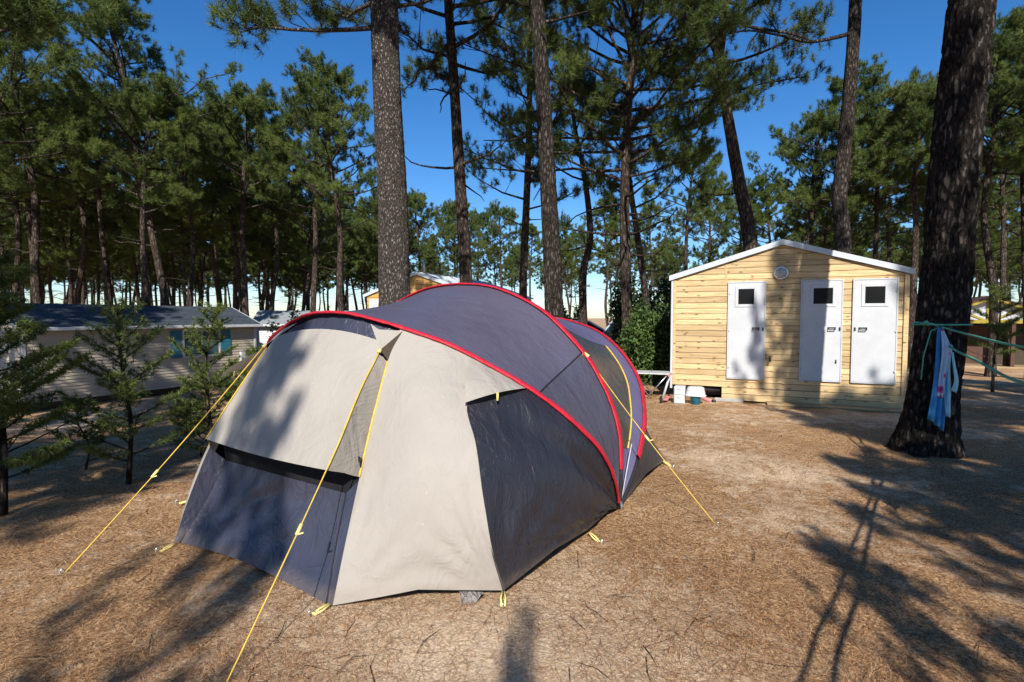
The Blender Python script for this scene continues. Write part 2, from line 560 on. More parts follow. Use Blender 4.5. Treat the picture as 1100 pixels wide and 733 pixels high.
def shingles():
    m, nt, b = newmat('blue_grey_shingles', 0.75, 0.25)
    co = coords(nt, (1, 1, 1))
    br = N(nt, 'ShaderNodeTexBrick', i_Scale=1.0)
    br.inputs['Color1'].default_value = (0.045, 0.058, 0.075, 1)
    br.inputs['Color2'].default_value = (0.070, 0.085, 0.105, 1)
    br.inputs['Mortar'].default_value = (0.02, 0.024, 0.03, 1)
    br.inputs['Mortar Size'].default_value = 0.012
    br.inputs['Brick Width'].default_value = 0.33
    br.inputs['Row Height'].default_value = 0.16
    nt.links.new(co, br.inputs['Vector'])
    nt.links.new(br.outputs['Color'], b.inputs['Base Color'])
    bump(nt, b, br.outputs['Fac'], -0.4, 0.02)
    return m
M['shingle'] = shingles()

def prints():
    m, nt, b = newmat('printed_cloth', 0.8, 0.15)
    co = coords(nt)
    vo = N(nt, 'ShaderNodeTexVoronoi', i_Scale=9.0)
    nt.links.new(co, vo.inputs['Vector'])
    n1 = N(nt, 'ShaderNodeTexNoise', i_Scale=14.0, i_Detail=3.0)
    nt.links.new(co, n1.inputs['Vector'])
    ad = N(nt, 'ShaderNodeMath', operation='MULTIPLY_ADD')
    ad.inputs[1].default_value = 0.5
    nt.links.new(n1.outputs['Fac'], ad.inputs[0])
    nt.links.new(vo.outputs['Distance'], ad.inputs[2])
    r = ramp(nt, [(0.46, (0.26, 0.04, 0.20)), (0.60, (0.50, 0.12, 0.30)), (0.68, (0.36, 0.50, 0.66))], ad.outputs[0])
    nt.links.new(r.outputs[0], b.inputs['Base Color'])
    return m
M['print'] = prints()
M['cloth_blue'] = plain('blue_towelling', (0.05, 0.24, 0.52), 0.9, 0.1, 0.12, 20, 0, .2)
M['cloth_pale'] = plain('pale_cloth', (0.34, 0.60, 0.66), 0.9, 0.1, 0.1, 20, 0, .2)

# ------------------------------------------------------------------ ground
def spaced(lo, hi, step, far, grow=1.28):
    a = list(np.arange(lo, hi + 1e-6, step))
    s, x, y = step, lo, hi
    L, R = [], []
    while x > -far:
        s *= grow
        x -= s
        L.append(x)
    s = step
    while y < far:
        s *= grow
        y += s
        R.append(y)
    return np.array(L[::-1] + a + R)
gx = spaced(-13, 14, 0.16, 1200)
gy = spaced(-2, 20, 0.16, 1200)
GX, GY = np.meshgrid(gx, gy, indexing='ij')
rg = np.random.default_rng(5)
GZ = height(GX, GY) + np.where((abs(GX) < 16) & (GY < 24), rg.normal(0, 0.004, GX.shape), 0)
ni, nj = GX.shape
idx = np.arange(ni * nj).reshape(ni, nj)
quads = np.stack([idx[:-1, :-1], idx[1:, :-1], idx[1:, 1:], idx[:-1, 1:]], -1).reshape(-1, 4)
me = bpy.data.meshes.new('ground')
me.vertices.add(ni * nj)
me.vertices.foreach_set('co', np.stack([GX, GY, GZ], -1).astype(np.float32).ravel())
me.loops.add(quads.size)
me.loops.foreach_set('vertex_index', quads.astype(np.int32).ravel())
me.polygons.add(len(quads))
me.polygons.foreach_set('loop_start', np.arange(0, quads.size, 4, dtype=np.int32))
me.polygons.foreach_set('loop_total', np.full(len(quads), 4, dtype=np.int32))
me.polygons.foreach_set('use_smooth', np.ones(len(quads), dtype=bool))
me.materials.append(M['ground'])
me.update(calc_edges=True)
go = bpy.data.objects.new('ground', me)
COL.objects.link(go)
go['kind'] = 'structure'
go['label'] = 'sandy forest floor strewn with brown pine needles'

# ------------------------------------------------------------------ pines
def catmull(pts, m):
    pts = [np.array(p, float) for p in pts]
    P = [2 * pts[0] - pts[1]] + pts + [2 * pts[-1] - pts[-2]]
    out = []
    for i in range(1, len(P) - 2):
        for k in range(m):
            t = k / m
            a, b_, c, d = P[i - 1], P[i], P[i + 1], P[i + 2]
            out.append(0.5 * (2 * b_ + (c - a) * t + (2 * a - 5 * b_ + 4 * c - d) * t * t + (3 * b_ - a - 3 * c + d) * t ** 3))
    out.append(pts[-1])
    return out

def plated(p, f, fz):
    """height of bark plates: flat tops parted by narrow clefts"""
    q = Vector((p[0] * f, p[1] * f, p[2] * fz))
    w_ = mnoise.noise_vector(q * .7) * .6
    a = abs(mnoise.noise(q + w_))
    b_ = abs(mnoise.noise((q + w_) * 2.1 + Vector((7, 3, 1))))
    return min(1, a * 4.5) * .7 + min(1, b_ * 4) * .3

def trunk_mesh(mb, path, rads, n, rng, rough=0.06, plates=0.0):
    """tapered trunk with an uneven barky outline"""
    k = len(path)
    base = len(mb.v)
    ph = rng.uniform(0, 6.28, 6)
    for i, p in enumerate(path):
        for j in range(n):
            g = 2 * math.pi * j / n
            zz = p[2]
            f = 1 + rough * (math.sin(3 * g + ph[0] + .7 * zz) * .5 + math.sin(5 * g + ph[1] - 1.3 * zz) * .35 + math.sin(2 * g + 2.1 * zz + ph[2]) * .4)
            f += rng.normal(0, rough * .35) if rough else .02 * math.sin(2 * g + .9 * zz) + .015 * math.sin(3 * g - 1.7 * zz) + .16 * max(0, 1 - (zz - path[0][2]) / .55) ** 2 * (math.sin(5 * g + 1) + .5 * math.sin(8 * g + 2))
            rr_ = rads[i] * f
            if plates:
                rr_ += plates * (plated((math.cos(g) * rads[i], math.sin(g) * rads[i], zz), 11, 3.2) - .7)
            mb.v.append((p[0] + math.cos(g) * rr_, p[1] + math.sin(g) * rr_, p[2]))
    for i in range(k - 1):
        for j in range(n):
            q = (j + 1) % n
            mb.f.append((base + i * n + j, base + i * n + q, base + (i + 1) * n + q, base + (i + 1) * n + j))
            mb.sm.append(True)
    mb.f.append(tuple(base + (k - 1) * n + j for j in range(n)))
    mb.sm.append(True)

def blades(centers, dirs, nb, length, width, rng):
    """needle blades bursting from every shoot"""
    c = np.repeat(np.asarray(centers), nb, 0)
    d = np.repeat(np.asarray(dirs), nb, 0)
    n = len(c)
    r = rng.normal(size=(n, 3))
    r /= np.linalg.norm(r, axis=1, keepdims=True)
    v = d * 0.62 + r
    v /= np.linalg.norm(v, axis=1, keepdims=True)
    L = length * rng.uniform(.65, 1.2, (n, 1))
    s = np.cross(v, rng.normal(size=(n, 3)))
    s /= np.linalg.norm(s, axis=1, keepdims=True) + 1e-9
    base = c + d * rng.uniform(-.5, .5, (n, 1)) * length
    wv = s * width * .5
    out = np.empty((n, 3, 3))
    out[:, 0] = base - wv
    out[:, 1] = base + wv
    out[:, 2] = base + v * L
    return out.reshape(-1, 3)

def make_pine(path, r0, r1, crown_from, R, nl, seed, nb=36, blen=0.20, bw=0.020, sides=9, flare=1.35,
              bark_m='bark_far', leaf_m='needles_far', twigs=7, dead=3, top_crown=True, limb_az=None, rough=0.05, tufts=4, plates=0.0):
    """path: world/local polyline; crown_from: fraction of the trunk where live limbs start.
    returns (trunk mesh object, crown mesh object)"""
    rng = np.random.default_rng(seed)
    ctrl = [np.array(p, float) for p in path]
    seg = (6 if sides < 14 else 12) if not plates else 44
    pts = catmull(ctrl, seg)
    k = len(pts)
    base = pts[0][2]
    Htot = pts[-1][2] - base
    fr = np.array([(p[2] - base) / Htot for p in pts])
    rads = [(r0 + (r1 - r0) * f) * (1 + (flare - 1) * max(0, 1 - f * Htot / 0.9) ** 2) for f in fr]
    mb = MB()
    trunk_mesh(mb, pts, rads, sides, rng, rough if not plates else .0, plates)
    def on(f):
        i = int(np.clip(np.searchsorted(fr, f) - 1, 0, k - 2))
        t = (f - fr[i]) / max(1e-6, fr[i + 1] - fr[i])
        return pts[i] * (1 - t) + pts[i + 1] * t, r0 + (r1 - r0) * f
    cen, drs = [], []
    az = rng.uniform(0, 6.28)
    for i in range(nl + dead):
        live = i < nl
        if live:
            x = (i + rng.uniform(0, .8)) / nl
            f = crown_from + (0.985 - crown_from) * x
            prof = (0.50 + 0.55 * math.sin(math.pi * min(1, x ** .8 + .12))) * (1 - .45 * x ** 3)
            L = R * prof * rng.uniform(.65, 1.2)
            slope = 0.05 + 0.75 * x + rng.normal(0, .15)
        else:
            f = crown_from * rng.uniform(.62, .99)
            L = R * rng.uniform(.3, .75)
            slope = rng.uniform(-.15, .2)
        az += 2.4 + rng.normal(0, .4)
        p0, rt = on(f)
        d = np.array([math.cos(az), math.sin(az), slope])
        d /= np.linalg.norm(d)
        bend = rng.normal(0, .18, 3)
        bend[2] = rng.uniform(.05, .4) if live else rng.uniform(-.2, .2)
        lp = []
        for q in range(6):
            t = q / 5
            lp.append(p0 + d * L * t + bend * L * t * t + rng.normal(0, .03, 3) * L * t)
        lr = min(rt * .5, 0.014 + L * 0.011)
        mb.tube(lp, [lr * (1 - .8 * t / 5) + .004 for t in range(6)], 5, False)
        if not live:
            continue
        for tq in range(twigs):
            t = 0.35 + 0.65 * (tq + rng.uniform(0, 1)) / twigs
            ii = min(4, int(t * 5))
            tt = t * 5 - ii
            b0 = lp[ii] * (1 - tt) + lp[ii + 1] * tt
            td = d * .6 + rng.normal(0, .75, 3)
            td[2] = abs(td[2]) * .55 + .12
            td /= np.linalg.norm(td)
            tl = rng.uniform(.30, .85) * (R / 2.4) * (1.25 - .5 * t)
            e = b0 + td * tl
            e[2] += .12 * tl
            mb.tube([b0, (b0 + e) / 2 + np.array([0, 0, -.03]), e], [.011, .008, .005], 4, False)
            for _ in range(tufts):
                s = rng.uniform(.72, 1.06)
                c = b0 + (e - b0) * s + rng.normal(0, .085, 3) * (R / 2.4)
                cen.append(c)
                dd = td * .5 + np.array([0, 0, .8]) + rng.normal(0, .35, 3)
                drs.append(dd / np.linalg.norm(dd))
        for _ in range(tufts + 1):
            cen.append(lp[-1] + rng.normal(0, .12, 3))
            dd = d * .6 + np.array([0, 0, .7]) + rng.normal(0, .3, 3)
            drs.append(dd / np.linalg.norm(dd))
    if top_crown:
        for _ in range(14):
            cen.append(pts[-1] + rng.normal(0, .28, 3))
            drs.append(np.array([0, 0, 1.0]))
    t = mb.build('trunk', M[bark_m])
    B = blades(cen, drs, nb, blen, bw, rng)
    c = tri_mesh('crown', B, M[leaf_m])
    return t, c

def pine_thing(label, loc, t, c, group=None):
    o = thing('pine_tree', label, 'tree', loc, 0, group)
    t.parent = o
    c.parent = o
    return o

def px_path(pix, d0, lean=0.0):
    """pixel trace of a trunk at distance d0 -> points relative to its foot"""
    w_ = [at(x, y, d0 + lean * i) for i, (x, y) in enumerate(pix)]
    foot = w_[0].copy()
    foot.z = hz(foot.x, foot.y) - .05
    return foot, [(0, 0, 0)] + [tuple(q - foot) for q in w_[1:]]

G1 = 'tall pines standing close round the camp pitch'
def hero(label, pix, d, r0, r1, cf, R, nl, seed, **kw):
    foot, path = px_path(pix, d)
    t, c = make_pine(path, r0, r1, cf, R, nl, seed, **kw)
    return pine_thing(label, foot, t, c, G1)

fine = dict(nb=66, blen=.155, bw=.0095, leaf_m='needles', twigs=10, tufts=9)
hero('grey scaly pine trunk rising straight behind the beige front of the tent',
     [(425, 430), (424, 330), (421, 200), (416, 100), (411, -40), (405, -260), (402, -420)], 8.6, .27, .16, .50, 2.7, 26, 11,
     sides=64, bark_m='bark_grey', dead=0, flare=1.1, plates=.020, **fine)
hero('slim pine left of the dark trunk, its long thin limbs reaching over the blue sky',
     [(506, 400), (500, 290), (494, 190), (487, 80), (481, -10), (478, -140)], 13.5, .19, .08, .60, 3.4, 26, 12,
     sides=14, bark_m='bark_far', dead=6, **fine)
hero('dark straight pine trunk rising right above the peak of the tent',
     [(598, 420), (594, 300), (588, 180), (582, 80), (576, -20), (570, -190)], 11.5, .215, .12, .66, 2.4, 17, 13,
     sides=40, bark_m='bark_dark', dead=3, plates=.02, **fine)
hero('thin pine with patchy crown close behind the left side of the dark trunk',
     [(563, 390), (562, 300), (567, 180), (569, 80), (566, -30)], 18, .16, .07, .40, 2.3, 26, 14, dead=4, nb=56, bw=.013, leaf_m='needles')
hero('wavy pine trunk bending beside the dark leafy shrub',
     [(629, 390), (626, 300), (634, 255), (628, 190), (618, 140), (612, 90)], 19, .17, .06, .62, 2.2, 14, 15, dead=5, nb=56, bw=.013, leaf_m='needles')
hero('broad crowned pine filling the sky midway between tent and shed',
     [(676, 440), (674, 340), (671, 220), (674, 130), (680, 40), (684, -60)], 14.5, .18, .06, .46, 3.6, 58, 16,
     sides=12, bark_m='bark_far', dead=9, **fine)
hero('leaning pine trunk tilted to the left just beside the broad crowned pine',
     [(700, 400), (693, 315), (684, 250), (676, 190), (672, 120)], 16.5, .14, .06, .60, 1.9, 13, 17, dead=4, nb=56, bw=.013, leaf_m='needles')
h_ = hero('pine leaning left with a forked top behind the shed roof',
     [(814, 440), (806, 262), (793, 190), (781, 120), (771, 58), (742, 10), (715, -50)], 14, .24, .07, .70, 2.5, 16, 18,
     sides=14, bark_m='bark_far', dead=1, **fine)
ck_ = hero('crooked dark pine trunk snaking up behind the right half of the shed roof',
     [(906, 440), (906, 262), (902, 215), (908, 150), (914, 80), (919, 0), (922, -120), (924, -190)], 13.5, .205, .11, .70, 2.6, 16, 19,
     sides=14, bark_m='bark_dark', dead=0, **fine)
lm_ = MB()
lf = Vector(ck_.location)
lm_.tube(catmull([tuple(at(x, y, 13.5 - .1 * i) - lf) for i, (x, y) in enumerate([(914, 36), (895, 41), (868, 45), (838, 38), (806, 33), (786, 36)])], 5), [.055 - .0016 * i for i in range(26)], 7)
for a, b, c in (((868, 45), (852, 52), (843, 66)), ((838, 38), (828, 24), (820, 12)), ((815, 34), (805, 46), (800, 60))):
    lm_.tube([tuple(at(x, y, 13.2) - lf) for x, y in (a, b, c)], [.02, .014, .006], 5)
lm_.build('limb', M['bark_dark'], ck_)
# the second arm of the forked pine
foot2, _ = px_path([(814, 440), (806, 262)], 14)
fm = MB()
fp = [at(772, 62, 14) - foot2, at(777, 30, 14) - foot2, at(781, -10, 14) - foot2, at(788, -70, 14) - foot2]
fm.tube(fp, [.13, .11, .08, .05], 10, False)
for side, pts_ in ((1, [(779, 20), (810, 30), (850, 36), (868, 42)]), (1, [(780, 0), (800, 10), (822, 2), (835, -10)])):
    fm.tube([at(x, y, 14 - i * .3) - foot2 for i, (x, y) in enumerate(pts_)], [.05, .04, .03, .02], 6, False)
fm.build('fork_arm', M['bark_far'], h_)
rngf = np.random.default_rng(77)
cc, dd_ = [], []
for (x, y) in [(850, 40), (866, 46), (858, 60), (835, 70), (822, 12), (838, -4), (800, 20), (812, 84), (826, 92), (770, -20), (790, -40), (800, -20), (760, 30)]:
    for _ in range(9):
        q = np.array(at(x, y, 14) - foot2) + rngf.normal(0, .2, 3)
        cc.append(q)
        dd_.append(np.array([0, 0, 1.0]))
tri_mesh('fork_crown', blades(cc, dd_, 66, .17, .0095, rngf), M['needles'], h_)
hero('huge dark old pine trunk beside the shed, holding the clothesline',
     [(994, 490), (1013, 330), (1023, 210), (1032, 110), (1043, 0), (1054, -140), (1062, -330), (1066, -480)], 6.35, .258, .185, .66, 3.2, 20, 20,
     sides=84, bark_m='bark_dark', dead=0, flare=1.5, plates=.045, **fine)

# ------------------------------------------------------------------ forest behind: a few full pines, then copies
def proto(seed, Hh, cf, R, nl, lean, **kw):
    rng = np.random.default_rng(seed)
    path = [(0, 0, 0)]
    for i in range(1, 5):
        f = i / 4
        path.append((lean[0] * f * Hh + rng.normal(0, .12), lean[1] * f * Hh + rng.normal(0, .12), Hh * f))
    return make_pine(path, .145, .05, cf, R, nl, seed, **kw)
PR = [proto(101, 12.4, .54, 2.5, 30, (-.09, 0), nb=64, bw=.0125, blen=.17, tufts=6, twigs=8, dead=4),
      proto(102, 11.8, .60, 2.2, 26, (.05, .02), nb=64, bw=.0125, blen=.17, tufts=6, twigs=8, dead=3),
      proto(103, 13.0, .57, 2.8, 32, (-.14, .02), nb=64, bw=.0125, blen=.17, tufts=6, twigs=8, dead=4),
      proto(104, 11.0, .60, 2.3, 24, (.02, 0), nb=64, bw=.0125, blen=.17, tufts=6, twigs=8, dead=2),
      proto(105, 12.2, .52, 2.7, 32, (.11, .0), nb=64, bw=.0125, blen=.17, tufts=6, twigs=8, dead=4),
      proto(106, 10.6, .64, 2.6, 22, (-.04, .03), nb=64, bw=.0125, blen=.17, tufts=6, twigs=8, dead=2)]
used = [False] * len(PR)
rf = random.Random(9)
def plant(x, y, k, label, group, s=1.0, rz=None, sz=None):
    t, c = PR[k]
    o = thing('pine_tree', label, 'tree', (x, y, hz(x, y) - .05), rf.uniform(0, 6.28) if rz is None else rz, group)
    o.scale = (s, s, sz or s)
    if not used[k]:
        used[k] = True
        t.parent = o
        c.parent = o
    else:
        for q in (t, c):
            n = q.copy()
            COL.objects.link(n)
            n.parent = o
    return o

LB = {'left': ('slender pine in the dense dark stand behind the cream mobile home', 'pines of the stand behind the mobile home'),
      'mid': ('small distant pine with flat crown beyond the tent and shed', 'distant pines beyond the tent and the shed'),
      'right': ('pine of the thick green stand behind the shed and old trunk', 'pines of the stand behind the shed')}
spots = []
def free(x, y, dmin):
    return all((x - a) ** 2 + (y - b) ** 2 > dmin * dmin for a, b in spots)
# chosen trees that shape the skyline (photo x of foot, distance, prototype, scale, turn)
SKY = [(190, 21, 2, 1.16, .3), (60, 21, 0, 1.22, .2), (20, 17, 4, 1.08, 3.0), (262, 24, 3, 1.16, 1.0), (300, 27, 1, 1.05, 2.0), (118, 24, 5, 1.15, .5),
       (155, 19.5, 3, 1.0, .8), (378, 22, 0, 1.02, 6.2), (335, 25, 5, 1.15, 4.0), (235, 30, 4, 1.1, 5.), (85, 27, 1, 1.2, 1.4), (215, 23, 1, 1.0, 2.6),
       (408, 33, 3, .95, 0.), (-30, 20, 2, 1.0, 1.), (40, 26, 5, 1.2, .2), (10, 24, 1, 1.1, .9)]
for (px, d, k, s, rz) in SKY:
    x = (px - 550) / FPX * d
    spots.append((x, d))
    plant(x, d, k, *LB['left'], s=s, rz=rz)
SKR = [(850, 26, 4, .95, 0.), (890, 24, 0, 1.0, 2.), (938, 25, 3, 1.05, 1.), (975, 22, 5, 1.1, 4.), (1066, 20, 1, 1.08, 3.), (1085, 24, 4, 1.05, 1.2),
       (1110, 19, 2, 1.0, 4.4), (1150, 17, 0, 1.0, 2.2), (1010, 27, 2, 1.0, .4), (825, 33, 1, .92, .7), (960, 31, 0, 1.05, 5.)]
for (px, d, k, s, rz) in SKR:
    x = (px - 550) / FPX * d
    spots.append((x, d))
    plant(x, d, k, *LB['right'], s=s, rz=rz)
for (px, d, k, s, rz) in [(735, 28, 3, .95, 0.), (764, 34, 0, .86, 1.), (655, 40, 1, .86, 2.), (540, 42, 5, .95, 0.), (452, 36, 3, .95, 3.), (505, 46, 2, .86, 1.), (612, 46, 4, .8, 4.), (702, 44, 0, .9, 5.), (792, 38, 5, 1.05, 2.), (478, 40, 4, .85, .4)]:
    x = (px - 550) / FPX * d
    spots.append((x, d))
    plant(x, d, k, *LB['mid'], s=s, rz=rz)
nl_, nm_, nr_ = 0, 0, 0
for _ in range(6000):
    d = rf.uniform(20, 78)
    px = rf.uniform(-60, 1160)
    x = (px - 550) / FPX * d
    if px < 425:
        key, dmin, cap = 'left', 2.2, 165
        if d < 24 or nl_ >= cap or (px > 330 and d < 36):
            continue
    elif px < 830:
        key, dmin, cap = 'mid', 4.6, 40
        if d < 44 or nm_ >= cap:
            continue
    else:
        key, dmin, cap = 'right', 3.2, 60
        if d < 27 or nr_ >= cap:
            continue
    if not free(x, d, dmin):
        continue
    spots.append((x, d))
    s = rf.uniform(.82, 1.08) if key != 'mid' else rf.uniform(.68, .95)
    plant(x, d, rf.randrange(6), *LB[key], s=s)
    if key == 'left':
        nl_ += 1
    elif key == 'mid':
        nm_ += 1
    else:
        nr_ += 1
# pines behind and beside the photographer, whose shade falls into the picture
SH = 'pines behind the photographer shading the pitch'
SHL = 'tall pine behind the photographer throwing its shade over the pitch'
SHADE = [(-5.3, -6.4, 0, .80, .80), (-8.8, -3.0, 4, .85, .85), (-12.6, 2.2, 1, .9, .9), (-16.5, 6.5, 0, 1.0, 1.0), (-4.1, -9.4, 3, .55, .75),
         (-10.4, .6, 2, .85, .85), (-9.0, 8.1, 3, .95, .95), (-6.9, -4.4, 5, .7, .7),
         (3.75, -2.6, 3, .50, .55), (5.0, -3.9, 4, .62, .80), (1.95, -3.05, 5, .20, .43), (4.55, -2.1, 1, .30, .95), (5.6, -1.6, 3, .6, .6),
         (8.0, -5.2, 0, 1.0, 1.0), (11.0, -1.0, 4, 1.0, 1.0), (14.5, 4.5, 2, 1.0, 1.0), (12.5, 10.0, 5, 1.0, 1.0), (9.5, -3.4, 2, 1.0, 1.0), (7.4, -3.2, 1, .8, .8), (2.95, -3.9, 4, .42, .5), (5.3, -1.9, 0, .5, .6), (-14.2, 5.0, 4, .95, .95), (-11.6, 5.6, 0, .9, .9), (-6.3, -8.2, 2, .8, .8)]
for n_, (x, y, k, s_, sz_) in enumerate(SHADE):
    plant(x, y, k, SHL, SH, s=s_, sz=sz_, rz=1.3 * n_)
plant(-2.35, -7.3, 1, 'narrow pine behind the photographer whose tip shades the awning', SH, s=.25, sz=.80, rz=2.0)
plant(-.50, -5.88, 1, 'unseen squeezed pine added to cast the photographer head shadow on the sand', SH, s=.075, sz=.515, rz=4.0)  # added stand-in: its tip throws the shadow of the photographer's head
t, c = make_pine([(0, 0, 0), (.05, 0, 2.5), (-.05, 0, 5), (.0, 0, 7.2), (.05, 0, 9.3)], .15, .05, .70, 1.45, 20, 201, sides=12, dead=0, nb=60, bw=.014)
pine_thing('short dense pine behind the photographer shading the foot of the old trunk', (5.0, -4.0, -.05), t, c)

# ------------------------------------------------------------------ timber shed with three white doors
def boards(mb, x0, x1, z0, z1, row, gable=None, y=0.0, th=0.022, gap=0.010, seed=1, joints=True):
    """horizontal boards, clipped by the gable line zmax(x)"""
    rr = random.Random(seed)
    z = z0
    while z < z1 - 1e-4:
        zt = min(z + row - gap, z1)
        xs = [x0, x1]
        if joints and rr.random() < .6:
            xs = [x0, x0 + (x1 - x0) * rr.uniform(.25, .75), x1]
        for a, b in zip(xs[:-1], xs[1:]):
            b2 = b - (.002 if b < x1 else 0)
            poly = [(a, z), (b2, z), (b2, zt), (a, zt)]
            if gable is not None:
                xr, zr, zl, xl0, xr0 = gable       # ridge x, ridge z, eave z, left x, right x
                def inv_l(zz):
                    return xl0 + (zz - zl) / (zr - zl) * (xr - xl0) if zz > zl else xl0
                def inv_r(zz):
                    return xr0 - (zz - zl) / (zr - zl) * (xr0 - xr) if zz > zl else xr0
                la, lb = max(a, inv_l(z)), max(a, inv_l(zt))
                ra, rb = min(b2, inv_r(z)), min(b2, inv_r(zt))
                if ra - la < .02:
                    continue
                if rb - lb < .02:
                    poly = [(la, z), (ra, z), ((la + ra) / 2, zt)]
                else:
                    poly = [(la, z), (ra, z), (rb, zt), (lb, zt)]
            yo = y + rr.uniform(-.0015, .0015)
            mb.prism(poly, yo - th, yo)
        z += row

RZ = math.atan2(-.3903, .9207)
def cabin(name, label, cat, loc, rz, Wd, Dp, zb, eave, ridge, wall_m, trim_white=True, row=.112, xr=None, seed=1):
    o = thing(name, label, cat, loc, rz)
    xr = Wd / 2 if xr is None else xr
    mb = MB()
    boards(mb, 0, Wd, zb, ridge - .03, row, (xr, ridge - .03, eave - .03, 0, Wd), 0, seed=seed)
    # solid core behind the boards, side and rear walls
    g = 3e-3
    core = [(g, zb + g), (Wd - g, zb + g), (Wd - g, eave - .03), (xr, ridge - .032), (g, eave - .03)]
    mb.prism(core, .004, Dp)
    for sx in (0, 1):
        b2 = MB()
        boards(b2, 0, Dp, zb, eave - .05, row, None, 0, seed=seed + 4 + sx, joints=True)
        vs = [((Wd + .0 - y_) if sx else (0 + y_), x_, z_) for (x_, y_, z_) in b2.v]
        mb.add(vs, b2.f)
    mb.build('wall', wall_m, o)
    # roof sheets and fascias
    ov, th = .07, .05
    sl_, sr = (ridge - eave) / xr, (ridge - eave) / (Wd - xr)
    rb = MB()
    for (xa, za, xb, zb_) in ((-ov, eave - sl_ * ov, xr, ridge), (xr, ridge, Wd + ov, eave - sr * ov)):
        rb.prism([(xa, za), (xb, zb_), (xb, zb_ + th), (xa, za + th)], -.055, Dp + .1)
    # standing ribs of the sheet
    for k in range(int(Dp / .35)):
        yy = .2 + k * .35
        for (xa, za, xb, zb_) in ((-ov, eave - sl_ * ov, xr, ridge), (xr, ridge, Wd + ov, eave - sr * ov)):
            rb.prism([(xa, za + th - .002), (xb, zb_ + th - .002), (xb, zb_ + th + .02), (xa, za + th + .02)], yy, yy + .03)
    rf_ = rb.build('roof', M['roof_sheet'] if not trim_white else M['white_metal'], o)
    fb = MB()
    for (xa, za, xb, zb_) in ((-ov - .015, eave - sl_ * (ov + .015), xr, ridge), (xr, ridge, Wd + ov + .015, eave - sr * (ov + .015))):
        fb.prism([(xa, za - .03), (xb, zb_ - .03), (xb, zb_ + th + .022), (xa, za + th + .022)], -.085, -.057)
    fb.build('fascia', M['white_metal'], o)
    return o

SH0 = (3.32, 10.74, 0.0)
shed = cabin('timber_shed', 'pale timber shed with three white doors and shallow white gable roof', 'shed', SH0, RZ, 3.95, 5.0, .27, 2.45, 3.05, M['wood'], xr=1.97)
SW = 3.95
mb = MB()
mb.box(-.045, .0, -.045, .06, .19, 2.44, .006)
mb.build('corner_post', M['white'], shed)
mb = MB()
mb.box(SW - .055, SW + .02, -.052, -.024, .27, 2.40, .004)
mb.build('corner_trim', M['wood'], shed)
mb = MB()
mb.box(.002, .055, -.040, -.024, .27, 2.40, .004)
mb.build('corner_trim', M['wood'], shed)
mb = MB()
mb.box(SW / 2 - 1.0, SW / 2 - .965, -.030, -.022, 2.33, 2.70)
mb.build('joint_strip', M['wood'], shed)
mb = MB()
boards(mb, .95, SW + .0, .015, .27, .125, None, -.012, seed=31, th=.024)
mb.build('skirting', M['wood'], shed)
mb = MB()
mb.box(1.75, SW - .02, -.36, -.05, .0, .035, .006)
for x in (1.8, 2.8, SW - .1):
    mb.box(x, x + .05, -.34, -.06, -.05, .0)
mb.box(1.75, SW - .02, -.345, -.32, -.055, -.002)
mb.build('step', M['wood_old'], shed)
mb = MB()
mb.box(.82, 1.35, -.09, -.036, -.03, .05, .01)
mb.build('kerb_block', M['concrete'], shed)
mb = MB()                                       # dark chassis under the floor, left of the skirting
mb.box(.3, 1.0, .35, 4.8, .05, .26)
mb.tube([(.30, .12, .20), (.93, .12, .19)], .055, 12)
mb.tube([(.45, .3, .22), (.45, .3, -.02)], .05, 10)
mb.build('chassis', M['black'], shed)

def door(x0, x1, z0, z1, hinge_right, win):
    mb = MB()
    d = MB()
    d.box(x0 + .022, x1 - .022, -.058, -.03, z0 + .02, z1 - .025, .004)
    do = d.build('door', M['white'], shed)
    f = MB()
    f.box(x0, x0 + .022, -.066, -.024, z0, z1, .003)
    f.box(x1 - .022, x1, -.066, -.024, z0, z1, .003)
    f.box(x0 + .0225, x1 - .0225, -.066, -.024, z1 - .024, z1, .003)
    f.box(x0 + .0225, x1 - .0225, -.066, -.024, z0, z0 + .018, .003)
    f.build('frame', M['white'], do)
    wx0, wx1, wz0, wz1 = win
    b = .055
    f = MB()
    for (a, c, e, g) in ((wx0 - b, wx0, wz0 - b, wz1 + b), (wx1, wx1 + b, wz0 - b, wz1 + b), (wx0 + .0005, wx1 - .0005, wz1, wz1 + b), (wx0 + .0005, wx1 - .0005, wz0 - b, wz0)):
        f.box(a, c, -.070, -.0575, e, g, .003)
    f.build('window_frame', M['white'], do)
    p = MB()
    p.box(wx0, wx1, -.063, -.0585, wz0, wz1)
    p.build('window_pane', M['glass_dark'], do)
    hx = x0 + .13 if not hinge_right else x1 - .13
    sgn = 1 if hinge_right else -1
    hx = (x1 - .17) if not hinge_right else (x0 + .17)
    s2 = -1 if not hinge_right else 1
    h = MB()
    zz = z0 + .98
    h.tube([(hx - .06, -.06, zz + .03), (hx - .055, -.105, zz - .012), (hx + .05, -.105, zz - .012), (hx + .055, -.06, zz + .03)], .010, 8)
    h.box(hx - .065, hx + .065, -.069, -.0585, zz + .012, zz + .034, .003)
    cx = hx - s2 * .125
    h.box(cx - .012, cx + .012, -.078, -.0585, zz - .03, zz + .035, .004)
    h.build('handle', M['black'], do)
    hg = MB()
    ex = x0 + .03 if not hinge_right else x1 - .03
    for q in (.12, .5, .88):
        hg.tube([(ex, -.066, z0 + (z1 - z0) * q - .02), (ex, -.066, z0 + (z1 - z0) * q + .02)], .008, 6)
    hg.build('hinge', M['steel'], do)
    return do
door(1.03, 1.71, .44, 2.345, False, (1.22, 1.50, 1.905, 2.20))
door(2.295, 2.977, .455, 2.345, False, (2.50, 2.81, 1.90, 2.19))
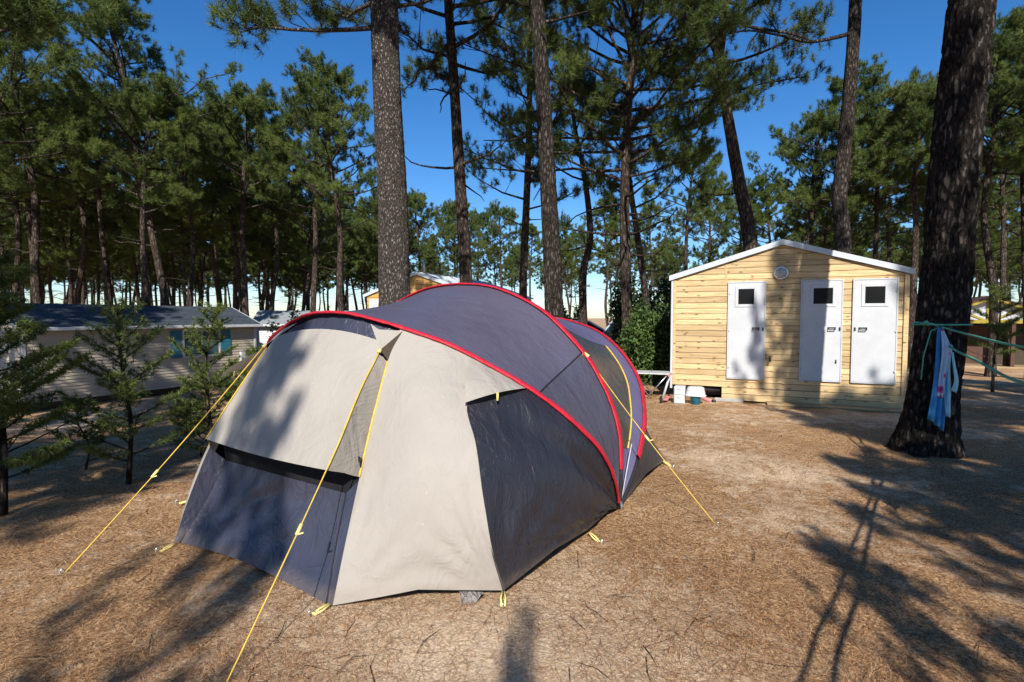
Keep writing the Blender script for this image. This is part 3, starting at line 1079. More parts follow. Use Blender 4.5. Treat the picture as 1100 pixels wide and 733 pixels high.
door(3.123, 3.808, .455, 2.345, True, (3.31, 3.61, 1.90, 2.20))
# bulkhead lamp over the doors
lm = thing('bulkhead_lamp', 'round frosted bulkhead lamp on the boards above the doors', 'lamp', SH0, RZ)
def lathe_y(mb, prof, x, y, z, n=24):
    b = MB()
    b.lathe(prof, n=n)
    mb.add([(x + a, y - c, z + b_) for (a, b_, c) in b.v], [tuple(reversed(f)) for f in b.f], True)
mb = MB()
lathe_y(mb, [(.0, .0), (.125, .0), (.132, .02), (.130, .045), (.112, .058), (.098, .05)], 1.955, -.024, 2.49)
mb.build('housing', M['steel'], lm)
mb = MB()
lathe_y(mb, [(.099, .045), (.090, .065), (.065, .085), (.035, .094), (.001, .097)], 1.955, -.024, 2.49)
mb.build('lamp_glass', M['lamp_glass'], lm)
tp = thing('water_tap', 'small black tap sticking out of the boards beside the left door', 'tap', SH0, RZ)
mb = MB()
mb.tube([(1.80, -.02, .86), (1.80, -.10, .86), (1.80, -.125, .845), (1.80, -.13, .80)], .016, 8)
mb.build('spout', M['black'], tp)
mb = MB()
mb.tube([(1.80, -.07, .865), (1.80, -.07, .90)], .009, 8)
mb.box(1.755, 1.845, -.08, -.06, .895, .91, .004)
mb.build('tap_lever', M['black'], tp)
kb = thing('rim_lock', 'dark keyhole lock low on the middle door', 'lock', SH0, RZ)
mb = MB()
mb.box(2.875, 2.895, -.072, -.0585, .80, .87, .004)
mb.tube([(2.885, -.07, .83), (2.885, -.085, .83)], .012, 8)
mb.build('lock_plate', M['black'], kb)

# ------------------------------------------------------------------ the second hut behind the tent
hp = at(395, 330, 17.5)
hut = cabin('timber_hut', 'orange timber hut with white roof edge behind the tent peak', 'hut', (hp.x, hp.y, -.02), RZ, 3.95, 5.0, .25, 2.40, 3.06, M['wood_orange'], row=.13, seed=50)
mb = MB()
mb.box(.10, .85, -.06, -.026, .5, 2.28, .004)
hd = mb.build('door', M['white'], hut)
mb = MB()
mb.box(.25, .70, -.066, -.0605, 1.55, 2.0)
mb.build('window_pane', M['glass_dark'], hd)
mb = MB()
mb.tube([(1.97, .4, 3.1), (1.97, .4, 3.55)], .03, 8)
mb.build('vent_pipe', M['steel'], hut)

# ------------------------------------------------------------------ mobile home on the left
A = at(27, 440, 15.0)
Bp = at(275, 412, 21.8)
MHL = math.hypot(Bp.x - A.x, Bp.y - A.y)
mrz = math.atan2(Bp.y - A.y, Bp.x - A.x)
def mobile_home(name, label, loc, rz, L, Dp, zb, eave, ridge, siding, roofm, win, shutters=True):
    o = thing(name, label, 'mobile home', loc, rz)
    mb = MB()
    z = zb
    row = .105
    P = []
    while z < eave - .01:                       # lapped siding on the long front
        zt = min(z + row, eave)
        for (za, ya) in ((z, -.022), (zt - .004, -.002)):
            P.append([(0.04, ya, za), (L - .04, ya, za)])
        z += row
    mb.grid(P, False, True)
    for xe in (0, L):                           # lapped siding on both ends, up to the ridge
        z = zb
        while z < ridge - .02:
            zt = min(z + row, ridge)
            hw = Dp / 2 if z < eave else Dp / 2 * (1 - (z - eave) / (ridge - eave))
            hw2 = Dp / 2 if zt <= eave else Dp / 2 * (1 - (zt - eave) / (ridge - eave))
            s = -1 if xe == 0 else 1
            c = Dp / 2
            mb.add([(xe + s * .02, c - hw, z), (xe + s * .02, c + hw, z), (xe, c + hw2, zt), (xe, c - hw2, zt)], [(0, 1, 2, 3)])
            z += row
    mb.box(.01, L - .01, .004, Dp, zb + .002, eave - .002)
    mb.build('wall', siding, o)
    for xe in (-.03, L - .06):
        mb = MB()
        mb.box(xe, xe + .09, -.035, .05, zb, eave, .005)
        mb.build('corner_trim', M['white'], o)
    sl = (ridge - eave) / (Dp / 2)
    ov = .22
    rb = MB()
    for s in (0, 1):
        y0, z0 = (-ov, eave - sl * ov) if s == 0 else (Dp + ov, eave - sl * ov)
        q = [(y0, z0 + .05), (Dp / 2, ridge + .05), (Dp / 2, ridge), (y0, z0)]
        rb.prism(q, -.16, L + .16, 'x')
    rb.build('roof', roofm, o)
    g = MB()
    g.box(-.17, L + .17, -ov - .085, -ov - .005, eave - sl * ov - .06, eave - sl * ov + .045, .01)
    for xe in (-.185, L + .165):
        for s in (0, 1):
            y0 = -ov if s == 0 else Dp + ov
            g.prism([(y0, eave - sl * ov - .05), (Dp / 2, ridge - .05), (Dp / 2, ridge + .06), (y0, eave - sl * ov + .06)], xe, xe + .02, 'x')
    g.build('gutter', M['grey_plastic'], o)
    k = MB()
    for x in np.linspace(.4, L - .4, 5):
        k.box(x - .1, x + .1, .3, .7, zb - .6, zb + .0)
        k.box(x - .1, x + .1, Dp - .7, Dp - .3, zb - .6, zb + .0)
    k.box(.1, L - .1, .12, .2, zb - .18, zb - .004)
    k.build('chassis', M['black'], o)
    for (x0, x1, z0, z1) in win:
        f = MB()
        for (a, b, c, d) in ((x0 - .07, x0, z0 - .07, z1 + .07), (x1, x1 + .07, z0 - .07, z1 + .07), (x0 + .001, x1 - .001, z1, z1 + .07), (x0 + .001, x1 - .001, z0 - .07, z0), ((x0 + x1) / 2 - .03, (x0 + x1) / 2 + .03, z0 + .001, z1 - .001)):
            f.box(a, b, -.055, -.0225, c, d, .004)
        wo = f.build('window', M['white'], o)
        p = MB()
        p.box(x0, x1, -.034, -.0235, z0, z1)
        p.build('pane', M['glass_blue'], wo)
        if shutters:
            for (a, b) in ((x0 - .50, x0 - .10), (x1 + .10, x1 + .50)):
                s = MB()
                s.box(a, b, -.05, -.0225, z0 - .05, z1 + .05, .005)
                for q in range(6):
                    zz = z0 + (z1 - z0) * (q + .5) / 6
                    s.box(a + .04, b - .04, -.056, -.0505, zz - .035, zz + .03)
                s.build('shutter', M['teal'], o)
    return o
mh = mobile_home('mobile_home', 'long cream sided mobile home with blue shutters under dark shingle roof', (A.x, A.y, 0), mrz, MHL, 3.4, -.88, 1.40, 2.05, M['siding'], M['shingle'], [(4.62, 5.95, .22, 1.12)])
mb = MB()
mb.box(-1.05, -.25, .35, .40, -.75, 1.25, .01)
mb.build('door', M['white'], mh)
mb = MB()
mb.box(-1.4, -.05, .2, 3.0, -1.0, -.78, .01)
mb.build('porch_deck', M['wood_old'], mh)
# meter cabinet at the far end of its wall
mb = MB()
mb.box(MHL - .75, MHL - .35, -.14, -.024, -.35, .25, .01)
mb.build('meter_box', M['grey_plastic'], mh)

p = at(276, 425, 25)
wh = mobile_home('white_cabin', 'white cabin with grey sheet roof between the mobile home and tent', (p.x, p.y, 0), .25, 6.0, 3.0, -.85, 1.36, 1.95, M['white'], M['roof_sheet'], [(3.9, 4.8, .2, 1.0)], False)

# ------------------------------------------------------------------ yellow-timbered cottage on the right
yc = at(1060, 395, 24)
yh = thing('cottage', 'white gabled cottage with yellow timbers and brown roof beyond the old trunk', 'cottage', (yc.x, yc.y, -.66), -.42)
hw_, ze, zr, zbm = 2.9, 2.10, 3.22, 2.10
mb = MB()
mb.prism([(-hw_, zbm), (hw_, zbm), (0, zr - .02)], 0, .12)
mb.build('gable', M['white'], yh)
mb = MB()
mb.box(-hw_ + .1, hw_ - .1, 1.5, 5.5, 0, zbm)
mb.build('wall', M['brown_in'], yh)  # dark wood, its colour also holding the shade under the porch
mb = MB()
for s in (-1, 1):
    mb.prism([(0, zr), (s * (hw_ + .5), ze - .20), (s * (hw_ + .5), ze - .12), (0, zr + .08)] if s > 0 else [(s * (hw_ + .5), ze - .20), (0, zr), (0, zr + .08), (s * (hw_ + .5), ze - .12)], -.35, 5.8)
mb.build('roof', M['tile'], yh)
mb = MB()
for s in (-1, 1):
    q = [(0, zr - .12), (s * (hw_ + .45), ze - .30), (s * (hw_ + .45), ze - .19), (0, zr - .005)]
    mb.prism(q if s > 0 else q[::-1], -.34, -.28)
mb.box(-hw_ - .3, hw_ + .3, -.06, -.002, zbm - .07, zbm + .10, .005)
mb.box(-.09, .09, -.05, -.003, zbm + .102, zr - .14, .005)
for s in (-1, 1):
    q = [(s * .1, zbm + .102), (s * .28, zbm + .102), (s * 1.25, zbm + .56), (s * 1.12, zbm + .62)]
    mb.prism(q if s > 0 else q[::-1], -.045, -.004)
mb.build('timber_frame', M['ochre'], yh)
for x in (-2.6, -.9, .9, 2.6):
    mb = MB()
    mb.box(x - .07, x + .07, -.01, .12, 0, zbm - .075, .005)
    mb.build('porch_post', M['tile'], yh)
mb = MB()
mb.box(-.45, .45, 1.43, 1.495, .05, 1.95, .01)
mb.build('door', M['tile'], yh)
mb = MB()
mb.box(-hw_, hw_, -.1, 1.49, -.05, .06, .01)
mb.build('porch_floor', M['wood_old'], yh)

# ------------------------------------------------------------------ parked cars far behind
def car(label, loc, rz, paint, s=1.0):
    o = thing('parked_car', label, 'car', loc, rz, 'cars parked between tent and shed')
    o.scale = (s, s, s)
    def shell(prof, hw, tops):
        mb = MB()
        P = []
        n = len(prof)
        for yk, k in ((-1, .90), (-.96, 1), (.96, 1), (1, .90)):
            P.append([(x, yk * hw, .55 + (z - .55) * k) for (x, z) in prof])
        mb.grid(P + [], True)
        vs = [(x, -hw, .55 + (z - .55) * .90) for (x, z) in prof]
        mb.add(vs, [tuple(reversed(range(n)))])
        mb.add([(x, hw, z_) for (x, _, z_) in vs], [tuple(range(n))])
        return mb
    body = [(-2.1, .32), (-2.15, .65), (-2.08, .88), (-1.2, .95), (1.0, .95), (1.95, .82), (2.12, .62), (2.1, .32), (1.75, .28), (-1.8, .28), (-2.1, .32)]
    b = shell(body, .86, None)
    b.build('body', paint, o)
    mb = MB()
    lo = [(-1.95, .9), (1.15, .9)]
    P0 = [(-1.98, -.80, .93), (1.2, -.80, .93), (1.2, .80, .93), (-1.98, .80, .93)]
    P1 = [(-1.62, -.66, 1.42), (.35, -.66, 1.42), (.35, .66, 1.42), (-1.62, .66, 1.42)]
    mb.add(P0 + P1, [(0, 1, 5, 4), (1, 2, 6, 5), (2, 3, 7, 6), (3, 0, 4, 7), (4, 5, 6, 7)])
    mb.build('window', M['glass_dark'], o)
    mb = MB()
    mb.box(-1.64, .37, -.68, .68, 1.421, 1.47, .02)
    for sy in (-1, 1):
        for (xa, xb) in ((-1.98, -1.62), (1.2, .35)):
            mb.tube([(xa, sy * .80, .94), (xb, sy * .665, 1.43)], .035, 6)
        mb.tube([(-.4, sy * .81, .94), (-.4, sy * .675, 1.43)], .03, 6)
    mb.build('roof', paint, o)
    for (x, y) in ((-1.35, -.82), (-1.35, .82), (1.35, -.82), (1.35, .82)):
        mb = MB()
        bb = MB()
        bb.lathe([(.0, -.09), (.29, -.09), (.32, -.05), (.32, .05), (.29, .09), (.0, .09)], n=18)
        mb.add([(x + a, y + c_, .32 + b_) for (a, b_, c_) in bb.v], bb.f, True)
        mb.build('wheel', M['rubber'], o)
    for y in (-.6, .6):
        mb = MB()
        mb.box(2.06, 2.14, y - .16, y + .16, .62, .76, .02)
        mb.build('headlight', M['lamp_glass'], o)
    return o
p = at(618, 345, 22.5)
car('white parked car showing its roof just above the purple end of the tent', (p.x, p.y, hz(p.x, p.y)), .25, M['car_white'], 1.04)
p = at(712, 345, 19.5)
car('pale blue parked car half hidden by the leafy shrub beside the shed', (p.x, p.y, hz(p.x, p.y)), .1, M['car_blue'], 1.06)

# ------------------------------------------------------------------ bits and pieces by the shed's left corner
def wpos(px, py, z=0.0):
    d = at(px, py, 1.0) - Vector((0, 0, EYE))
    k = (z - EYE) / d.z
    return Vector((0, 0, EYE)) + d * k
tb = thing('folding_table', 'low grey two leaf folding table left of the shed', 'table', (2.86, 10.75, 0), RZ + .05)
for s in (0, 1):
    mb = MB()
    mb.box(-.42 + s * .425, -.003 + s * .425, -.28, .28, .50, .525, .006)
    mb.build('table_leaf', M['ply'], tb)
for (xa, xb, y) in ((-.36, .05, -.24), (.36, -.05, -.24), (-.36, .05, .24), (.36, -.05, .24)):
    mb = MB()
    mb.tube([(xa, y, .50), (xb, y * .95, 0)], .011, 7)
    mb.build('leg', M['steel'], tb)
q = wpos(713, 434)
sc_ = thing('kick_scooter', 'pink and white kick scooter propped by the shed corner', 'scooter', (q.x, q.y, 0), RZ)
mb = MB()
mb.tube([(-.03, 0, .07), (.10, .03, .55)], .022, 8)
mb.build('stem', M['white'], sc_)
mb = MB()
mb.tube([(.10, -.14, .55), (.10, .20, .56)], .017, 8)
mb.build('handlebar', M['pink'], sc_)
mb = MB()
mb.box(-.02, .07, .0, .52, .06, .085, .012)
mb.build('deck', M['pink'], sc_)
for (x, y) in ((-.04, -.03), (.03, .55)):
    mb = MB()
    bb = MB()
    bb.lathe([(0, -.018), (.05, -.018), (.06, 0), (.05, .018), (0, .018)], n=14)
    mb.add([(x + c_, y + a, .06 + b_) for (a, b_, c_) in bb.v], bb.f, True)
    mb.build('wheel', M['rubber'], sc_)
q = wpos(729.5, 434.5)
cr = thing('drawer_box', 'small grey plastic two drawer box under the raised shed corner', 'drawer box', (q.x, q.y, 0), RZ)
mb = MB()
mb.box(-.10, .10, 0, .26, 0.005, .335, .01)
mb.build('carcass', M['grey_plastic'], cr)
for z0 in (.015, .175):
    mb = MB()
    mb.box(-.088, .088, -.012, -.001, z0 + .008, z0 + .145, .006)
    mb.tube([(-.03, -.02, z0 + .12), (.03, -.02, z0 + .12)], .006, 6)
    mb.build('drawer', M['grey_plastic'], cr)
q = wpos(747, 435)
bk = thing('bucket', 'bright blue bucket standing under the upturned white basin', 'bucket', (q.x, q.y, 0), 0)
mb = MB()
mb.lathe([(.0, .004), (.075, .004), (.10, .165), (.106, .168), (.10, .172), (.09, .165), (.068, .012), (.0, .012)], n=24)
mb.build('pail', M['cyan'], bk)
mb = MB()
mb.tube([(.105 * math.cos(t), .105 * math.sin(t) - .0, .15 - .06 * math.sin(t)) for t in np.linspace(math.pi, 2 * math.pi, 12)], .004, 6)
mb.build('handle', M['steel'], bk)
bs = thing('wash_basin', 'white wash basin turned upside down over a blue bucket', 'basin', (q.x, q.y, .175), RZ)
mb = MB()
P = []
for (r, z) in [(1.0, 0), (1.02, .012), (.93, .018), (.86, .10), (.78, .155), (.60, .172), (.0, .175)]:
    P.append([(.19 * r * math.copysign(abs(math.cos(t)) ** .6, math.cos(t)), .14 * r * math.copysign(abs(math.sin(t)) ** .6, math.sin(t)), z) for t in np.linspace(0, 2 * math.pi, 33)])
mb.grid(P, True)
mb.build('bowl', M['white'], bs)
q = wpos(757, 432)
hs_ = thing('hose', 'short pink hose lying on the ground beside the blue bucket', 'hose', (q.x, q.y, 0), RZ)
mb = MB()
mb.tube([(-.12, .06, .12), (-.05, .03, .09), (.05, 0, .045), (.13, -.03, .035)], .034, 10)
mb.build('hose_tube', M['pink'], hs_)
mb = MB()
mb.tube([(.131, -.030, .035), (.20, -.05, .033)], .026, 10)
mb.build('nozzle', M['black'], hs_)

# ------------------------------------------------------------------ the tent (local x = across, y = front to back)
TC = (-0.635, 5.226, 0.0)
TR = math.atan2(-.4939, .8695)
tent = thing('dome_tent', 'large beige and slate dome tent with red pole sleeves', 'tent', TC, TR)
HP = [
    ((-.673, .739), [(0, 2.23), (.2, 2.215), (.4, 2.16), (.6, 2.09), (.8, 2.005), (.97, 1.92), (1.19, 1.75), (1.39, 1.57), (1.56, 1.37), (1.69, 1.15), (1.79, .92), (1.825, .7), (1.83, .5), (1.81, .28), (1.77, 0)]),
    ((.087, .996), [(0, 1.96), (.25, 1.945), (.48, 1.90), (.77, 1.79), (1.02, 1.65), (1.23, 1.47), (1.41, 1.29), (1.54, 1.11), (1.66, .89), (1.74, .66), (1.77, .40), (1.775, .2), (1.77, 0)]),
    ((.80, .60), [(0, 2.70), (.31, 2.64), (.55, 2.56), (.86, 2.40), (1.16, 2.14), (1.42, 1.82), (1.6, 1.51), (1.7, 1.22), (1.76, .98), (1.79, .7), (1.80, .45), (1.79, .21), (1.77, 0)]),
]
def hoop_curve(k, m=72):
    (ds, dz), pr = HP[k]
    half = catmull([(-.12, pr[0][1] - .004)] * 0 + [(a, b, 0) for a, b in pr], 8)
    half = [(p[0], p[1]) for p in half]
    full = [(a, b) for a, b in half[::-1]] + [(-a, b) for a, b in half[1:]]
    pts = np.array([(u, ds * w_, dz * w_ + .03) for u, w_ in full])
    L = np.r_[0, np.cumsum(np.linalg.norm(np.diff(pts, axis=0), axis=1))]
    t = np.linspace(0, L[-1], 2 * m + 1)
    return np.stack([np.interp(t, L, pts[:, i]) for i in range(3)], -1)
H0, H1, H2 = [hoop_curve(k) for k in range(3)]      # index 0 = right hub, last = left hub
NH = len(H0)
rt = np.random.default_rng(3)

def loft(Ha, Hb, i0, i1, v0, v1, nv=14, sag=.03, off=0.0):
    P = []
    for i in range(i0, i1 + 1):
        row = []
        for j in range(nv + 1):
            v = v0 + (v1 - v0) * j / nv
            p = Ha[i] * (1 - v) + Hb[i] * v
            s = math.sin(math.pi * v)
            f = 1 - sag * s
            q = np.array([p[0] * f, p[1], p[2] * f])
            if off:
                nrm = np.array([p[0], 0, max(.15, p[2] * .8)])
                q = q + nrm / np.linalg.norm(nrm) * off
            row.append(tuple(q))
        P.append(row)
    return P
iS = 34                                              # where the side seam meets the roof
mb = MB()
mb.grid(loft(H0, H1, iS, NH - 1 - iS, 0, 1), True)
mb.build('roof_panel', M['grey_roof'], tent)
for (a, b) in ((0, iS), (NH - 1 - iS, NH - 1)):
    mb = MB()
    mb.grid(loft(H0, H1, a, b, 0, 1), True)
    mb.build('lower_roof_panel', M['grey_low'], tent)
mb = MB()
sm = loft(H0, H1, iS, iS, 0.02, .98, 20, .03, .004)[0]
mb.tube(sm, .006, 5)
mb.build('seam', M['navy'], tent)
mb = MB()
mb.grid(loft(H1, H2, 0, NH - 1, 0, 1, 16, .025), True)
vp = mb.build('rear_roof_panel', M['violet'], tent)
# sheer window with its zip on both sides of the rear roof panel
for side in (0, 1):
    P = []
    lo, hi = 13, 44
    for i in range(lo, hi + 1):
        t = (i - lo) / (hi - lo)
        vmax = .78 - .18 * (1 - t) ** 2
        idx_ = i if side == 0 else NH - 1 - i
        P.append(loft(H1, H2, idx_, idx_, .03, vmax, 12, .025, .006)[0])
    mb = MB()
    mb.grid(P, True)
    wo = mb.build('window_panel', M['window_mesh'], vp)
    mb = MB()
    mb.tube([Vector(r[-1]) for r in P], .009, 6)
    mb.build('zip', M['yellow'], wo)

# side panels under the front hoop
def hoop_at_u(u):
    i = int(np.argmin(np.abs(H0[:NH // 2, 0] - u) + (np.arange(NH // 2) < 22) * 9))
    return i
iA, iB = hoop_at_u(.62), hoop_at_u(1.41)
C0 = [(.62, -1.40, 1.56), (.66, -1.57, 1.355), (.72, -1.78, 1.0), (.78, -1.96, .68), (.81, -2.12, .3), (.82, -2.22, .015)]
C1 = [(1.41, -1.05, 1.19), (1.355, -1.30, 1.16), (1.275, -1.52, 1.115), (1.41, -1.63, .88), (1.50, -1.70, .62), (1.56, -1.71, .32), (1.60, -1.63, .02)]
def resample(c, n):
    c = np.array(catmull(c, 10))
    L = np.r_[0, np.cumsum(np.linalg.norm(np.diff(c, axis=0), axis=1))]
    t = np.linspace(0, L[-1], n)
    return np.stack([np.interp(t, L, c[:, i]) for i in range(3)], -1)
NV = 34
c0, c1 = resample(C0, NV), resample(C1, NV)
def bottom(t):
    """hem line: 0 front corner, 1 side corner, 2 hub"""
    ks = [0, .5, 1, 1.3, 1.62, 1.85, 2.0]
    xs = [.82, 1.20, 1.60, 1.70, 1.745, 1.775, 1.775]
    ys = [-2.22, -1.93, -1.63, -1.12, -.62, -.25, -.01]
    zs = [.015, .075, .035, .11, .07, .10, .04]
    return np.array([np.interp(t, ks, xs), np.interp(t, ks, ys), np.interp(t, ks, zs)])
def column(t):
    i = iA + (iB - iA) * t if t <= 1 else iB * (2 - t)
    a, b = int(math.floor(i)), int(math.ceil(i))
    top = H0[a] * (1 - (i - a)) + H0[b] * (i - a)
    bot = bottom(t)
    lin0 = np.linspace(c0[0], c0[-1], NV)
    lin1 = np.linspace(c1[0], c1[-1], NV)
    d0, d1 = c0 - lin0, c1 - lin1
    dv = d0 * (1 - t) + d1 * t if t <= 1 else d1 * (2 - t) ** .8
    v = np.linspace(0, 1, NV)[:, None]
    bulge = np.sin(np.pi * v) * (.05 * math.sin(math.pi * (t % 1 if t < 2 else 0)))
    nrm = np.array([.6, -.75, .15]) if t < 1 else np.array([.85, -.5, .1])
    # tension folds fanning out of the pegged corners
    fold = np.zeros((NV, 1))
    for tc_, am in ((0, .010), (1, .012), (1.62, .010), (2, .010)):
        dt = abs(t - tc_)
        ang = np.arctan2(dt * 1.2 + 1e-3, (1 - v) * 1.6 + 1e-3)
        r_ = np.sqrt((dt * 1.2) ** 2 + ((1 - v) * 1.6) ** 2)
        fold += am * np.sin(ang * 17 + tc_) * np.exp(-((r_ - .35) / .28) ** 2)
    return top * (1 - v) + bot * v + dv + nrm * (bulge + fold)
def side_panel(t0, t1, n, mirror):
    P = []
    for k in range(n + 1):
        col = column(t0 + (t1 - t0) * k / n)
        if mirror:                              # the far side hangs slacker and flatter
            t_ = t0 + (t1 - t0) * k / n
            v_ = np.linspace(0, 1, NV)[:, None]
            flat = col[0] * (1 - v_) + col[-1] * v_
            kf = min(1, t_ * 2.5)
            col = col * (1 - .85 * kf) + flat * .85 * kf
            col = col * np.array([-1, 1, 1])
        P.append([tuple(q) for q in col])
    return P
for mir in (False, True):
    mb = MB()
    mb.grid(side_panel(0, 1, 40, mir), True)
    so = mb.build('front_side_panel', M['beige'], tent)
    mb = MB()
    mb.grid(side_panel(1.0, 1.995, 48, mir), True)
    no = mb.build('side_panel', M['navy'], tent)
    # vent hood: the beige edge stands off as a lip over the top of the navy panel
    sx = -1 if mir else 1
    mb = MB()
    P = []
    i0h, i1h = hoop_at_u(1.08), hoop_at_u(1.42)
    Kp, Ep = np.array((1.272, -1.545, 1.105)), np.array((1.445, -1.05, 1.160))
    for k in range(17):
        f = k / 16
        ii = i0h + (i1h - i0h) * f
        a = int(ii)
        b_ = min(a + 1, NH - 1)
        tp_ = H0[a] * (1 - (ii - a)) + H0[b_] * (ii - a) + np.array([.004, -.010, -.006])
        lo_ = Kp * (1 - f) + Ep * f + np.array([.03, -.045, .022]) * math.sin(math.pi * f)
        row = []
        for q in range(9):
            v = q / 8
            bl_ = .11 * math.sin(math.pi * min(1, v * .80)) * (1 - f) ** .7
            pt = tp_ * (1 - v) + lo_ * v + np.array([.35, -.80, .35]) * bl_ * .62 + np.array([.3, -.5, .1]) * .006 * math.sin(9 * v + 14 * f)
            row.append((sx * pt[0], pt[1], pt[2]))
        P.append(row)
    mb.grid(P, True)
    ho = mb.build('vent_hood', M['beige'], tent)
    mb = MB()
    e = Vector(P[8][8])
    mb.tube([e, e + Vector((.005 * sx, -.01, -.05))], .008, 6)
    mb.build('vent_toggle', M['yellow_pale'], ho)
    # sewn seams
    mb = MB()
    mb.tube([tuple((p_ + np.array([.003, -.002, 0])) * np.array([sx, 1, 1])) for p_ in c1[8:]], .0035, 5)
    if not mir:
        mb.build('edge_seam', M['black_web'], no)
    # navy gusset strip between the door skirt and the beige side
    low = c0[20:] * np.array([sx, 1, 1])
    sk = resample([(.70, -2.00, .575), (.735, -2.12, .28), (.775, -2.225, .012)], len(low)) * np.array([sx, 1, 1])
    if mir:
        sk = resample([(-.72, -1.88, .555), (-.765, -1.985, .29), (-.80, -2.19, .015)], len(low))
    mb = MB()
    mb.grid([[tuple(a), tuple(b)] for a, b in zip(sk, low)], True)
    mb.build('skirt_gusset', M['navy_soft'], tent)
    mb = MB()
    mb.tube([tuple(q + np.array([0, -.003, 0])) for q in sk], .004, 5)
    mb.build('seam_cord', M['black_web'], tent)
    # corner flap that ties the awning up to the front hoop, and its dark lining
    fa, fb, ft = (.40 * sx, -1.475, 1.605), (.64 * sx, -1.405, 1.555), (.61 * sx, -1.60, 1.43)
    mb = MB()
    mb.add([fa, fb, ft, (.50 * sx, -1.50, 1.565)], [(0, 3, 2), (3, 1, 2)])
    fo = mb.build('corner_flap', M['beige'], tent)
    mb = MB()
    mb.add([fb, ft, (.662 * sx, -1.575, 1.35)], [(0, 1, 2)])
    mb.build('flap_lining', M['brown_in'], fo)
    mb = MB()
    mb.tube([ft, (.615 * sx, -1.62, 1.415)], .014, 6)
    mb.build('tie_tab', M['yellow_pale'], fo)

# awning over the door
arc = [(u, -1.585 + .10 * u * u, 1.565 - .22 * u * u - .05 * abs(u) ** 3) for u in np.linspace(-.56, .60, 17)]
AR, AL = np.array((.755, -2.19, .775)), np.array((-.70, -2.035, .753))
P = []
for i, a in enumerate(arc):
    f = i / 16
    a = np.array(a)
    b = AL * (1 - f) + AR * f + np.array([0, .0, -.018 * math.sin(math.pi * f)])
    row = []
    for j in range(19):
        v = j / 18
        q = a * (1 - v) + b * v
        q = q + np.array([0, -.10, .055]) * math.sin(math.pi * v) * (.06 + .30 * math.sin(math.pi * f)) + np.array([0, -.004, .007]) * math.sin(math.pi * v) * (math.sin(13 * f + 4 * v) + .7 * math.sin(22 * f - 6 * v + 1))
        row.append(tuple(q))
    P.append(row)
mb = MB()
mb.grid(P, True)
aw = mb.build('awning', M['beige'], tent)
edgeR = [np.array(q) for q in P[-1]]
edgeL = [np.array(q) for q in P[0]]
for sx, ed in ((1, edgeR), (-1, edgeL)):
    seam = resample([(.655 * sx, -1.575, 1.35), (.715 * sx, -1.78, 1.0), (.78 * sx, -1.965, .68)], len(ed) - 2)
    mb = MB()
    rows = []
    for k in range(len(ed) - 2):
        a, b = ed[k + 2], seam[k]
        rows.append([tuple(a * (1 - v) + b * v + np.array([0, .012, 0]) * math.sin(9 * k + 5 * v) * math.sin(math.pi * v)) for v in np.linspace(0, 1, 7)])
    mb.grid(rows, True)
    ck = mb.build('awning_cheek', M['beige_shaded'], tent)
    mb = MB()
    mb.tube([tuple(q + np.array([.004 * sx, -.006, .003])) for q in seam], .0065, 6)
    mb.build('piping', M['yellow'], ck)
    mb = MB()
    mb.tube([tuple(q + np.array([.002 * sx, -.004, .004])) for q in ed[2:]], .005, 6)
    mb.build('edge_piping', M['yellow'], aw)
# front wall behind the awning (its dark top shows under the hoop), mesh strip and door skirt
iT = hoop_at_u(.60)
P = []
for i in range(iT, NH - iT):
    top = H0[i] + np.array([0, .03, -.02])
    bot = np.array([top[0] * 1.25, -1.93, .70])
    P.append([tuple(top * (1 - v) + bot * v + np.array([0, .10 * math.sin(math.pi * v) * 0 + .0, 0])) for v in np.linspace(0, 1, 6)])
mb = MB()
mb.grid(P, True)
mb.build('front_wall', M['navy_soft'], tent)
top_l, top_r = np.array((-.72, -1.88, .555)), np.array((.70, -2.00, .575))
mb = MB()
P = []
for i in range(13):
    f = i / 12
    a = top_l * (1 - f) + top_r * f
    b = np.array((-.76, -1.90, .80)) * (1 - f) + np.array((.775, -1.955, .80)) * f
    P.append([tuple(a * (1 - v) + b * v + np.array([0, .004, -.03 * (1 - v)])) for v in np.linspace(0, 1, 4)])
mb.grid(P, True)
mb.add([tuple(top_r + np.array([0, .02, 0])), (.782, -1.955, .68), (.775, -1.94, .80)], [(0, 1, 2)])
mb.build('mesh_strip', M['black_mesh'], tent)
bl, br_ = np.array((-.80, -2.19, .015)), np.array((.775, -2.225, .012))
P = []
for i in range(61):
    f = i / 60
    a = top_l * (1 - f) + top_r * f
    b = bl * (1 - f) + br_ * f + np.array([0, 0, .05 * math.sin(math.pi * f)])
    row = []
    for j in range(33):
        v = j / 32
        q = a * (1 - v) + b * v + np.array([0, .055, 0]) * math.sin(math.pi * v) * (.4 + .6 * math.sin(math.pi * f))
        q = q + np.array([0, -.016, 0]) * (math.sin(15 * f + 9 * v + 2 * math.sin(5 * f)) + .6 * math.sin(27 * f + 15 * v + 1.0)) * math.sin(math.pi * v) * math.sin(math.pi * f)
        row.append(tuple(q))
    P.append(row)
mb = MB()
mb.grid(P, True)
mb.build('door_skirt', M['navy_soft'], tent)
